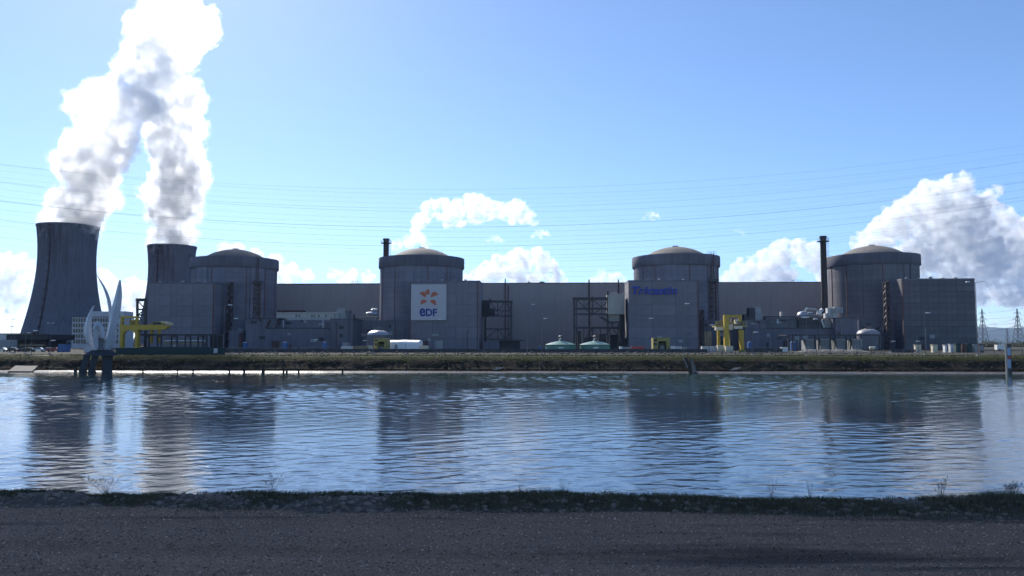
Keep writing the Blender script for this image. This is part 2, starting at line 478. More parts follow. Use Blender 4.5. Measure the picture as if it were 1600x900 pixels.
# far bank: apron, earth, grass
def bank_sheet(name, prof, s0, s1, ns, mat, amp, seed, sub=4):
    """prof: list of (t, z); swept along s with unevenness"""
    tt, zz = [], []
    for (a, b) in zip(prof[:-1], prof[1:]):
        for i in range(sub):
            tt.append(a[0] + (b[0] - a[0]) * i / sub); zz.append(a[1] + (b[1] - a[1]) * i / sub)
    tt.append(prof[-1][0]); zz.append(prof[-1][1])
    tt, zz = np.array(tt), np.array(zz); ss = np.linspace(s0, s1, ns)
    Sg, Tg = np.meshgrid(ss, tt); Zg = np.repeat(zz[:, None], ns, 1)
    n1 = vnoise(Sg, Tg * 2, seed, 5, 5.0); n2 = vnoise(Sg, Tg * 2, seed + 1, 4, 1.1)
    Zg = Zg + amp * (0.6 * n1 + 0.5 * n2)
    Tg = Tg + amp * 1.2 * vnoise(Sg, Zg * 3, seed + 2, 4, 3.0)
    P = np.stack([AX[0] * Sg + AY[0] * Tg, Y0 + AX[1] * Sg + AY[1] * Tg, Zg], -1).reshape(-1, 3)
    return obj(name, grid_mesh(name, P, len(tt), ns), mat)
m = NT('bank_apron_concrete')
n1 = m.noise(scale=(0.25, 1, 1), sc=0.9, detail=6); 
m.color(m.ramp(n1, [(0.3, (0.10, 0.085, 0.07)), (0.55, (0.14, 0.12, 0.10)), (0.75, (0.20, 0.18, 0.16))]))
m.b.inputs['Roughness'].default_value = 0.24
m.b.inputs['Specular IOR Level'].default_value = 0.8
m.bump(m.noise(sc=3, detail=5), 0.4, 0.08)
structure(bank_sheet('bank_apron', [(-189, -1.2), (-183.4, -0.05), (-182.2, 0.22), (-180.6, 0.34), (-180.2, 0.42)], -230, 200, 700, m.m, 0.05, 21))
m = NT('bank_earth')
n1 = m.noise(sc=0.35, detail=8, rough=0.65); n2 = m.noise(sc=2.2, detail=6, loc=(9, 2, 1))
c = m.ramp(n1, [(0.3, (0.022, 0.017, 0.012)), (0.5, (0.040, 0.032, 0.024)), (0.7, (0.075, 0.062, 0.046))])
c = m.mix(m.ramp(n2, [(0.5, (0, 0, 0)), (0.72, (0.6,) * 3)]), c, (0.045, 0.05, 0.022))
m.color(c); m.b.inputs['Roughness'].default_value = 0.95; m.b.inputs['Specular IOR Level'].default_value = 0.05; m.bump(n2, 0.8, 0.2)
structure(bank_sheet('bank_slope', [(-181.0, 0.1), (-180.6, 0.66), (-180.0, 0.95), (-178.0, 2.45), (-177.6, 2.6)], -230, 200, 900, m.m, 0.16, 31))
m = NT('bank_grass_turf')
n1 = m.noise(sc=0.22, detail=8, rough=0.7); n2 = m.noise(sc=3.0, detail=5)
c = m.ramp(n1, [(0.32, (0.026, 0.026, 0.014)), (0.5, (0.036, 0.042, 0.014)), (0.68, (0.052, 0.048, 0.024))])
c = m.mix(0.5, c, m.ramp(n2, [(0.3, (0.02, 0.024, 0.01)), (0.7, (0.062, 0.066, 0.026))]))
m.color(c); m.b.inputs['Roughness'].default_value = 0.95; m.b.inputs['Specular IOR Level'].default_value = 0.05; m.bump(n2, 0.8, 0.15)
TURF = m.m
structure(bank_sheet('bank_grass', [(-178.3, 2.2), (-177.6, 2.66), (-176.2, 3.22), (-174, 3.34), (-160, 3.32), (-158, 3.2)], -230, 200, 900, TURF, 0.07, 41))
# the plain behind, out to the horizon
m = NT('plant_yard_ground')
n1 = m.noise(sc=0.05, detail=8); n2 = m.noise(sc=1.2, detail=5)
c = m.ramp(n1, [(0.35, (0.045, 0.043, 0.040)), (0.5, (0.075, 0.072, 0.066)), (0.65, (0.055, 0.058, 0.034))])
c = m.mix(1.0, c, m.ramp(n2, [(0.3, (0.8,) * 3), (0.7, (1.1,) * 3)]), 'MULTIPLY')
m.color(c); m.b.inputs['Roughness'].default_value = 0.95; m.b.inputs['Specular IOR Level'].default_value = 0.05; m.bump(n2, 0.5, 0.05)
A = [pw(s, t, GZ - 0.02) for s, t in ((-900, -163), (900, -163), (900, 700), (-900, 700))]
far_l, far_r = Vector((-15000, 13000, GZ - 0.02)), Vector((15000, 13000, GZ - 0.02))
me = bpy.data.meshes.new('ground'); me.from_pydata(A + [far_l, far_r, Vector((-15000, 100, GZ - 0.02)), Vector((15000, 100, GZ - 0.02))], [],
                                                   [(0, 1, 2, 3), (3, 2, 5, 4), (0, 3, 4, 6), (1, 7, 5, 2)])
structure(obj('ground', me, m.m))
# hills far off
m = NT('wooded_hills')
m.color(m.ramp(m.noise(sc=0.004, detail=8), [(0.35, (0.035, 0.05, 0.03)), (0.6, (0.07, 0.085, 0.045)), (0.75, (0.11, 0.105, 0.08))]))
m.b.inputs['Roughness'].default_value = 1.0
hx = np.linspace(-11000, 11000, 260); hy = np.linspace(9000, 12600, 26)
HX, HY = np.meshgrid(hx, hy)
prof = np.sin(np.clip((HY - 9000) / 3600, 0, 1) * np.pi) ** 0.8
ridge = 150 + 95 * vnoise(HX, HX * 0 + 3.1, 77, 5, 1500.0) + 60 * np.clip((HX - 3000) / 5000, -1.4, 1)
HZ = GZ - 2 + prof * np.clip(ridge, 30, 400) * (1 + 0.12 * vnoise(HX, HY, 78, 5, 400.0))
structure(obj('hills', grid_mesh('hills', np.stack([HX, HY, HZ], -1).reshape(-1, 3), 26, 260), m.m))

# loose stones and tufts on the far bank, one mass each
def scatter_shapes(name, V0, F0, pos, size, rot_seed, mat, squash=(1, 1, 1), smooth=False, tilt=1.0):
    n = len(pos); r_ = np.random.RandomState(rot_seed)
    V = np.repeat(V0[None], n, 0) * (1 + r_.uniform(-0.25, 0.25, (n, len(V0), 1)))
    an = r_.uniform(0, 2 * np.pi, n); ca, sa = np.cos(an)[:, None], np.sin(an)[:, None]
    V = V * np.array(squash)[None, None] * (1 + r_.uniform(-0.3, 0.3, (n, 1, 3)))
    x, y = V[:, :, 0] * ca - V[:, :, 1] * sa, V[:, :, 0] * sa + V[:, :, 1] * ca
    V = np.stack([x, y, V[:, :, 2]], -1) * size[:, None, None] + pos[:, None, :]
    F = (F0[None] + (np.arange(n) * len(V0))[:, None, None]).reshape(-1, F0.shape[1])
    return obj(name, tri_mesh(name, V.reshape(-1, 3), F, smooth), mat)
ICO1 = icos(1)
OCT = (np.array([(1, 0, 0), (-1, 0, 0), (0, 1, 0), (0, -1, 0), (0, 0, 1), (0, 0, -1)], float), np.array([(0, 2, 4), (2, 1, 4), (1, 3, 4), (3, 0, 4), (2, 0, 5), (1, 2, 5), (3, 1, 5), (0, 3, 5)]))
def bank_points(n, t0, t1, zf, s0=-180, s1=160, seed=1):
    r_ = np.random.RandomState(seed); s = r_.uniform(s0, s1, n); t = r_.uniform(t0, t1, n)
    z = np.array([zf(q) for q in t])
    return np.stack([AX[0] * s + AY[0] * t, Y0 + AX[1] * s + AY[1] * t, z], -1), r_
zb = lambda t: float(np.interp(t, [-183, -181, -180.6, -178.0, -176.2, -158], [0.05, 0.3, 0.68, 2.45, 3.25, 3.3]))
stone_far = plain('bank_stone', (0.08, 0.07, 0.06), 0.9, 0, 0.4, 0.8)
p, r_ = bank_points(1500, -181.5, -177.5, zb, seed=4)
tag(scatter_shapes('bank_stones', ICO1[0], ICO1[1], p, r_.uniform(0.06, 0.22, 1500) ** 1.0, 5, stone_far, (1.2, 1, 0.6)), 'loose brown stones strewn over the slope of the far bank', 'stones', kind='stuff')
p, r_ = bank_points(420, -136, -110, lambda t: GZ + 0.1, -105, 110, seed=6)
tag(scatter_shapes('rubble', ICO1[0], ICO1[1], p, r_.uniform(0.12, 0.42, 420), 7, plain('pale_rubble', (0.09, 0.086, 0.08), 0.9, 0, 0.35, 0.5), (1.3, 1, 0.7)), 'pale rubble and gravel heaps along the yard behind the far bank fence', 'rubble', kind='stuff')
# blades of grass
def blades(name, pos, h, w, lean, mat, seed, n_seg=2):
    n = len(pos); r_ = np.random.RandomState(seed); an = r_.uniform(0, 2 * np.pi, n); d = np.stack([np.cos(an), np.sin(an), an * 0], -1)
    sd = np.stack([-np.sin(an), np.cos(an), an * 0], -1); up = np.array([0, 0, 1.0])
    a2 = r_.uniform(0, 2 * np.pi, n); ld = np.stack([np.cos(a2), np.sin(a2), a2 * 0], -1)
    base = pos; mid = pos + up * (h * 0.55)[:, None] + ld * (h * lean * 0.3)[:, None]; tip = pos + up * h[:, None] * 0.97 + ld * (h * lean)[:, None]
    V = np.stack([base - sd * w[:, None], base + sd * w[:, None], mid + sd * w[:, None] * 0.7, mid - sd * w[:, None] * 0.7, tip], 1)
    o = (np.arange(n) * 5)[:, None]
    F = np.concatenate([o + np.array([0, 1, 2]), o + np.array([0, 2, 3]), o + np.array([3, 2, 4])], 0)
    return obj(name, tri_mesh(name, V.reshape(-1, 3), F), mat)
def leafy(name, c1, c2, c3):
    if name in MATS: return MATS[name]
    t = NT(name); n = t.noise(sc=4.0, detail=4)
    t.color(t.ramp(n, [(0.3, c1), (0.5, c2), (0.7, c3)])); t.b.inputs['Roughness'].default_value = 0.8
    t.b.inputs['Transmission Weight'].default_value = 0.0
    MATS[name] = t.m; return t.m
p, r_ = bank_points(26000, -178.2, -163, zb, seed=8)
k = vnoise(p[:, 0], p[:, 1] * 2, 9, 4, 3.0) > -0.25
p = p[k]; r_ = np.random.RandomState(3)
tag(blades('bank_tufts', p, r_.uniform(0.12, 0.5, len(p)), r_.uniform(0.02, 0.05, len(p)), 0.5, leafy('bank_tuft_green', (0.034, 0.037, 0.015), (0.055, 0.062, 0.02), (0.078, 0.07, 0.036)), 9),
    'rough green and straw grass along the top of the far bank', 'grass', kind='stuff')

# near bank: gravel track, verge, slope to the water
NT0 = -341.9                                                  # far edge of the gravel in t
m = NT('track_gravel')
sx = m.noise(sc=60, detail=3, rough=0.7); md = m.noise(sc=1.1, detail=5); bg_ = m.noise(scale=(0.22, 2.2, 1), sc=0.8, detail=5, loc=(3, 0, 0))
vor = m.node('ShaderNodeTexVoronoi', Scale=75.0); m.l.new(m.tc.outputs['Object'], vor.inputs['Vector'])
c = m.ramp(sx, [(0.3, (0.122, 0.074, 0.046)), (0.5, (0.212, 0.130, 0.082)), (0.72, (0.37, 0.235, 0.155))])
c = m.mix(1.0, c, m.ramp(md, [(0.3, (0.85,) * 3), (0.7, (1.1,) * 3)]), 'MULTIPLY')
c = m.mix(1.0, c, m.ramp(bg_, [(0.38, (0.34,) * 3), (0.47, (0.95,) * 3), (0.75, (1.12,) * 3)]), 'MULTIPLY')
c = m.mix(0.35, c, vor.outputs['Color'], 'OVERLAY') if False else c
m.color(c); m.b.inputs['Roughness'].default_value = 0.9
m.bump(vor.outputs['Distance'], 1.0, 0.012)
GRAVEL = m.m
ss = np.linspace(-12, 44, 420); tt = np.linspace(-352, NT0 + 0.15, 120)
Sg, Tg = np.meshgrid(ss, tt)
def gz(s, t): return EYE - 1.6 + 0.012 * vnoise(s, t * 2, 61, 4, 1.2) + 0.02 * vnoise(s * 0.3, t * 3.0, 62, 3, 1.5) - 0.030 * np.exp(-((t + 343.35 + 0.06 * np.sin(s * 0.5)) / 0.16) ** 2) - 0.026 * np.exp(-((t + 344.75 + 0.05 * np.sin(s * 0.4 + 1)) / 0.18) ** 2)
Zg = gz(Sg, Tg)
P = np.stack([AX[0] * Sg + AY[0] * Tg, Y0 + AX[1] * Sg + AY[1] * Tg, Zg], -1).reshape(-1, 3)
structure(obj('gravel_track', grid_mesh('gravel_track', P, 120, 420), GRAVEL))
m = NT('verge_soil')
n1 = m.noise(sc=5, detail=8, rough=0.7); n2 = m.noise(sc=30, detail=4)
m.color(m.ramp(n1, [(0.3, (0.04, 0.034, 0.026)), (0.5, (0.07, 0.058, 0.046)), (0.7, (0.13, 0.11, 0.09))])); m.b.inputs['Roughness'].default_value = 0.95; m.bump(n2, 0.8, 0.03)
def vz(s, t):
    base = np.interp(t, [NT0 - 0.15, NT0 + 0.1, NT0 + 0.35, NT0 + 0.75, NT0 + 1.0, NT0 + 9, NT0 + 12], [4.37, 4.41, 4.47, 4.42, 4.25, -0.6, -2.0])
    return base + 0.035 * vnoise(s, t, 71, 5, 0.8) + 0.02 * vnoise(s, t, 72, 3, 0.25)
tt = np.concatenate([np.linspace(NT0 - 0.12, NT0 + 1.1, 36), np.linspace(NT0 + 1.2, NT0 + 12, 24)])
ss = np.linspace(-24, 56, 900); Sg, Tg = np.meshgrid(ss, tt); Zg = vz(Sg, Tg)
P = np.stack([AX[0] * Sg + AY[0] * Tg, Y0 + AX[1] * Sg + AY[1] * Tg, Zg], -1).reshape(-1, 3)
structure(obj('near_bank', grid_mesh('near_bank', P, len(tt), 900), m.m))
def near(s, t, zf):
    s = s + 16.1                                              # the track below the camera
    return np.stack([AX[0] * s + AY[0] * t, Y0 + AX[1] * s + AY[1] * t, zf(s, t)], -1)
pebm = NT('pebble')
oi = pebm.noise(sc=38, detail=1)
pc = (pebm.ramp(oi, [(0.28, (0.075, 0.052, 0.038)), (0.40, (0.175, 0.112, 0.074)), (0.52, (0.275, 0.18, 0.12)), (0.62, (0.44, 0.30, 0.205)), (0.74, (0.68, 0.50, 0.36))]))
prut = pebm.noise(scale=(0.22, 2.2, 1), sc=0.8, detail=5, loc=(3, 0, 0))
pebm.color(pebm.mix(1.0, pc, pebm.ramp(prut, [(0.38, (0.38,) * 3), (0.47, (0.95,) * 3), (0.75, (1.1,) * 3)]), 'MULTIPLY')); pebm.b.inputs['Roughness'].default_value = 0.85
r_ = np.random.RandomState(15)
n = 52000; s = r_.uniform(-7.5, 7.0, n); t = r_.uniform(-345.6, NT0 + 0.1, n)
p = near(s, t, gz); sz = 0.004 + 0.012 * r_.uniform(0, 1, n) ** 2.4
tag(scatter_shapes('gravel', OCT[0], OCT[1], p, sz, 16, pebm.m, (1.2, 1, 0.75)), 'loose grey gravel covering the track in the foreground', 'gravel', kind='stuff')
n = 5200; s = r_.uniform(-9.5, 8.5, n); t = r_.normal(NT0 + 0.3, 0.28, n)
p = near(s, t, vz); sz = 0.008 + 0.032 * r_.uniform(0, 1, n) ** 3
tag(scatter_shapes('verge_stones', ICO1[0], ICO1[1], p, sz, 17, plain('verge_stone', (0.17, 0.135, 0.11), 0.9, 0, 0.5, 9.0), (1.25, 1, 0.7)), 'small stones lying along the grassy verge above the water', 'stones', kind='stuff')
# grass on the verge: thicker to the right, thin and mossy to the left
n = 60000; s = r_.uniform(-9.5, 8.5, n); t = r_.normal(NT0 + 0.42, 0.24, n)
cl = vnoise(s + 16.1, t * 1.5, 81, 5, 0.7) + 0.055 * s + 0.08
keep = (cl > -0.12) & (t < NT0 + 1.0); s, t, cl = s[keep], t[keep], cl[keep]
p = near(s, t, vz); hh = np.clip(0.025 + 0.075 * r_.uniform(0, 1, len(s)) * (0.55 + 0.9 * np.clip(cl, 0, 1.2)) * (0.62 + 0.03 * (s + 6)), 0.012, 0.15)
GR = leafy('verge_grass_blade', (0.05, 0.055, 0.028), (0.085, 0.085, 0.042), (0.14, 0.115, 0.075))
tag(blades('verge_grass', p, hh, r_.uniform(0.0022, 0.0045, len(s)), 0.55, GR, 18), 'short dark grass growing along the near bank edge', 'grass', kind='stuff')
# single weeds that stand up against the water
DRY = leafy('dry_weed_stem', (0.05, 0.042, 0.034), (0.075, 0.06, 0.045), (0.10, 0.085, 0.06))
def weed(px, py_top, spread, n_st, seed, label, t=NT0 + 0.75, branch=3):
    rr = random.Random(seed); s0 = S(px, t, 765); z0 = float(vz(np.array([s0]), np.array([t]))[0]) - 0.01
    ztop = st(px, py_top, t)[1]; h = max(0.06, ztop - z0)
    w = thing('dry_weed', label, 'weed', pw(s0, t, z0), -PHI, 'dry weeds on the near bank edge')
    sb = MB(); lf = MB()
    for i in range(n_st):
        an = rr.uniform(0, 6.28); le = rr.uniform(0.1, 1.0) * spread; hh_ = h * rr.uniform(0.55, 1.0)
        b = Vector((rr.uniform(-.02, .02), rr.uniform(-.02, .02), 0)); e = Vector((math.cos(an) * le, math.sin(an) * le * 0.6, hh_))
        mid = (b + e) / 2 + Vector((0, 0, hh_ * 0.12))
        sb.tube([b, mid, e], 0.0013, 3, [0.0016, 0.0012, 0.0006])
        for _ in range(branch):
            k = rr.uniform(0.35, 0.95); q = mid.lerp(e, k); d = Vector((rr.uniform(-1, 1), rr.uniform(-.6, .6), rr.uniform(0.1, 1))).normalized() * h * rr.uniform(0.08, 0.22)
            sb.tube([q, q + d], 0.0008, 3, [0.0009, 0.0005])
            x = Vector((d.y, -d.x, 0)).normalized() * 0.004
            lf.add([q + d * 0.5 - x, q + d * 0.5 + x, q + d * 1.2 + x * .4, q + d * 1.2 - x * .4], [(0, 1, 2, 3)])
    tag(sb.build('stems', DRY, w), kind='stuff'); tag(lf.build('leaves', DRY, w), kind='stuff')
    return w
weed(425, 741, 0.16, 16, 1, 'bare twiggy weed standing alone on the bank edge left of centre', branch=4)
weed(168, 742, 0.34, 22, 2, 'wide bare weed on the bank edge below the sculpture reflection', branch=4)
weed(812, 753, 0.08, 8, 3, 'thin dry stalks on the bank edge at the middle of the picture', branch=1)
weed(880, 752, 0.10, 9, 4, 'sparse dry stalks right of the middle of the bank edge', branch=2)
weed(1205, 745, 0.12, 12, 5, 'tall thin stalks on the bank edge below the third dome reflection', branch=1)
weed(1265, 750, 0.10, 10, 6, 'upright dry stalks below the tall chimney reflection', branch=1)
weed(1470, 748, 0.16, 18, 7, 'feathery dry weeds on the bank edge near the right corner', branch=3)
weed(1582, 752, 0.14, 34, 8, 'dense dark weed clump at the right edge of the bank', branch=4)
#weed(1345, 760, 0.12, 26, 9, 'low bushy weed on the bank edge left of the feathery weeds', branch=3)
#weed(960, 763, 0.13, 22, 10, 'low grassy clump on the bank edge right of the sparse stalks', branch=2)

# ------------------------------------------------------------------ plant: building kit
CONC = concrete('reactor_concrete', (0.185, 0.182, 0.22), 0.16, stain_amt=0.12, lift=2.4)
CONC_D = concrete('ring_beam_concrete', (0.145, 0.142, 0.175), 0.3)
CONC_B = concrete('auxiliary_block_concrete', (0.198, 0.19, 0.218), 0.10, stain_amt=0.10)
CONC_L = concrete('low_building_concrete', (0.158, 0.153, 0.186), 0.25)
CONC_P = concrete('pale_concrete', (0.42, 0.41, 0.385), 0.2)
CONC_R = concrete('weathered_concrete', (0.146, 0.14, 0.155), 0.2, stain_amt=0.12, lift=2.4)
DOME = concrete('dome_concrete', (0.165, 0.152, 0.14), 0.1, sc=0.25)
TOWER = concrete('cooling_tower_concrete', (0.15, 0.147, 0.18), 0.4, (0.075, 0.04, 0.034), 0.55, 0.03)
def tower_stains(m):
    """rusty run-off below the rim, in vertical streaks"""
    n, l = m.node_tree.nodes, m.node_tree.links; b = n['Principled BSDF']
    src = b.inputs['Base Color'].links[0].from_socket
    tc = n.new('ShaderNodeTexCoord'); sp = n.new('ShaderNodeSeparateXYZ'); l.new(tc.outputs['Object'], sp.inputs[0])
    mr = n.new('ShaderNodeMapRange'); mr.inputs['From Min'].default_value = 62; mr.inputs['From Max'].default_value = 106; l.new(sp.outputs['Z'], mr.inputs['Value'])
    def nz(scale, sc):
        mp = n.new('ShaderNodeMapping'); mp.inputs['Scale'].default_value = scale; l.new(tc.outputs['Object'], mp.inputs[0])
        q = n.new('ShaderNodeTexNoise'); q.inputs['Scale'].default_value = sc; q.inputs['Detail'].default_value = 4; l.new(mp.outputs[0], q.inputs['Vector']); return q.outputs['Fac']
    a, c_ = nz((1, 1, 0.03), 0.45), nz((1, 1, 0.3), 0.05)
    def mul(x, y, k=None):
        q = n.new('ShaderNodeMath'); q.operation = 'MULTIPLY'; l.new(x, q.inputs[0])
        if k is None: l.new(y, q.inputs[1])
        else: q.inputs[1].default_value = k
        return q.outputs[0]
    def rng(x, lo, hi):
        q = n.new('ShaderNodeMapRange'); q.inputs['From Min'].default_value = lo; q.inputs['From Max'].default_value = hi; l.new(x, q.inputs['Value']); return q.outputs[0]
    f = mul(mul(mr.outputs[0], rng(a, 0.40, 0.62)), rng(c_, 0.40, 0.58)); f = mul(f, None, 0.8)
    mx = n.new('ShaderNodeMix'); mx.data_type = 'RGBA'; l.new(f, mx.inputs[0]); l.new(src, mx.inputs[6]); mx.inputs[7].default_value = (0.055, 0.030, 0.028, 1)
    l.new(mx.outputs[2], b.inputs['Base Color'])
tower_stains(TOWER)
CLAD = concrete('turbine_hall_cladding', (0.355, 0.318, 0.315), 0.10, stain_amt=0.06, sc=0.03, piece=0.03)
DARK = plain('dark_painted_steel', (0.045, 0.042, 0.045), 0.6)
RUST = plain('rusty_brown_steel', (0.10, 0.055, 0.045), 0.8, 0, 0.3)
REDP = plain('red_brown_pipe', (0.16, 0.075, 0.065), 0.8)
WHITE = plain('white_painted_metal', (0.72, 0.72, 0.70), 0.5, 0, 0.08)
CREAM = plain('cream_paint', (0.60, 0.54, 0.40), 0.6, 0, 0.1)
YEL = plain('crane_yellow', (0.42, 0.29, 0.03), 0.5, 0, 0.12)
YELD = plain('faded_yellow', (0.27, 0.24, 0.075), 0.6, 0, 0.2)
GREEN = plain('tank_green', (0.10, 0.25, 0.19), 0.5, 0, 0.12)
GRND = plain('dark_green_sheet', (0.030, 0.060, 0.060), 0.7, 0, 0.2)
BLUE = plain('blue_paint', (0.06, 0.13, 0.30), 0.5, 0, 0.1)
REDC = plain('container_red', (0.45, 0.07, 0.055), 0.6, 0, 0.12)
GREY = plain('grey_paint', (0.28, 0.29, 0.30), 0.6, 0, 0.12)
SILV = plain('brushed_aluminium', (0.46, 0.46, 0.47), 0.34, 0.8, 0.08)
GLASS = plain('dark_window_glass', (0.012, 0.016, 0.022), 0.08, 0, 0.1)
PALE = plain('pale_facade_panel', (0.50, 0.50, 0.52), 0.7, 0, 0.08)
GALV = plain('galvanised_steel', (0.20, 0.205, 0.22), 0.5, 0.4, 0.1)
RUBBER = plain('black_rubber', (0.02, 0.02, 0.02), 0.8)
UNIT = MB().box(-0.5, 0.5, -0.5, 0.5, 0, 1).mesh('beam_unit')
BEAMS = {}
def beam(parent, a, b, w, mat, name='beam', h=None):
    """square bar from a to b in the parent's space; every bar is an object of its own that shares one mesh per material"""
    key = mat.name
    if key not in BEAMS:
        me = UNIT.copy(); me.materials.append(mat); BEAMS[key] = me
    a, b = Vector(a), Vector(b); d = b - a
    o = bpy.data.objects.new(name, BEAMS[key]); COL.objects.link(o)
    o.parent = parent; o.location = a
    o.rotation_mode = 'QUATERNION'; o.rotation_quaternion = d.to_track_quat('Z', 'Y')
    o.scale = (w, h or w, d.length)
    return o
class PT:
    """a thing of the plant, measured by pixels on planes of depth t"""
    def __init__(self, name, label, cat, px, t, group=None, z=GZ):
        self.s0, self.t0, self.z0 = S(px, t), t, z
        self.o = pthing(name, label, cat, self.s0, t, z, group)
    def p(self, px, py, t=None):
        t = self.t0 if t is None else t
        s, z = st(px, py, t)
        return Vector((s - self.s0, t - self.t0, z - self.z0))
    def x(self, px, t=None): return self.p(px, 540, t).x
    def z(self, py, px, t=None): return self.p(px, py, t).z
    def box(self, name, mat, px0, px1, py0, py1=None, t=None, d=10.0, par=None, bev=0):
        """front face seen from px0 to px1, py0 (top) to py1 (None: down to the ground), d deep"""
        t = self.t0 if t is None else t
        a, b = self.p(px0, py0, t), self.p(px1, py0, t)
        z1 = (a.z + b.z) / 2
        z0 = -(self.z0 - GZ) if py1 is None else self.p((px0 + px1) / 2, py1, t).z
        return MB().box(a.x, b.x, t - self.t0, t - self.t0 + d, z0, z1).build(name, mat, par or self.o)
    def beam(self, a, b, w, mat=None, t=None, name='beam', par=None, h=None):
        return beam(par or self.o, self.p(*a, t), self.p(*b, t), w, mat or DARK, name, h)
def panels(T, mat, x0, x1, z0, z1, y, nx, nz, gap=0.07, thick=0.18, par=None, seed=1, name='wall_panel', side=False, yd=0):
    """facing slabs with open joints on a face of constant y (or constant x when side)"""
    rr = random.Random(seed); cache = {}
    for i in range(nx):
        for j in range(nz):
            a, b = x0 + (x1 - x0) * i / nx, x0 + (x1 - x0) * (i + 1) / nx
            c, d = z0 + (z1 - z0) * j / nz, z0 + (z1 - z0) * (j + 1) / nz
            key = 0
            if key not in cache:
                w, h = b - a - gap, d - c - gap
                cache[key] = (MB().box(0, thick, 0, w, 0, h) if side else MB().box(0, w, -thick, 0, 0, h)).mesh(name); cache[key].materials.append(mat)
            o = bpy.data.objects.new(name, cache[key]); COL.objects.link(o); o.parent = par or T
            q = rr.uniform(-0.02, 0.02)
            o.location = (y + q, a + gap / 2, c + gap / 2) if side else (a + gap / 2, y + q, c + gap / 2)
CORE = plain('dark_joint_core', (0.09, 0.082, 0.09), 0.9)  # dark core that shows in the open joints between slabs

# ------------------------------------------------------------------ turbine hall
TH = 74.0
T = PT('turbine_hall', 'long plain beige turbine hall stretching behind all four domes', 'building', 800, TH)
xa, xb = T.x(345, TH), T.x(1345, TH)
hz1 = (T.z(443, 480, TH) + T.z(441.5, 900, TH) + T.z(440.5, 1200, TH)) / 3
MB().box(xa, xb, 0.3, 46, 0, hz1 - 0.3).build('wall', CORE, T.o)
panels(T.o, CLAD, xa, xb, 0, hz1 - 0.35, 0.3, 30, 2, 0.03, 0.2, seed=3, name='cladding_panel')
MB().box(xa - 0.3, xb + 0.3, -0.2, 46.3, hz1 - 0.3, hz1).build('roof_edge', DARK, T.o)
for px0, px1, h in ((443, 457, 1.2), (548, 562, 1.3), (1185, 1200, 1.0), (1240, 1258, 1.0)):
    a, b = T.x(px0), T.x(px1)
    rail = MB().box(a, b, 1.0, 1.08, hz1 + h * .9, hz1 + h * .9 + 0.09).build('roof_railing', DARK, T.o)
    n = 6
    for i in range(n):
        x = a + (b - a) * i / (n - 1); beam(rail, (x, 1.05, hz1), (x, 1.05, hz1 + h * (1.0 + 0.5 * ((i * 7) % 3 == 0))), 0.12, DARK, 'railing_post')
for px0, px1 in ((825, 828), (843, 851)):
    MB().box(T.x(px0), T.x(px1), 2, 5, hz1, hz1 + 0.8).build('roof_vent', GREY, T.o)
for px, w, top in ((789.5, 0.55, 436), (794.5, 0.45, 446), (921, 0.75, 437), (967, 0.65, 437)):
    x = T.x(px); MB().tube([(x, -0.55, 0), (x, -0.55, T.z(top, px))], w / 2, 8).build('downpipe', REDP if px < 800 else RUST, T.o, smooth=True)
MB().box(T.x(432, 70), T.x(473, 70), -4, -0.05, T.z(488.5, 450, 70), T.z(485, 450, 70)).build('canopy', RUST, T.o)

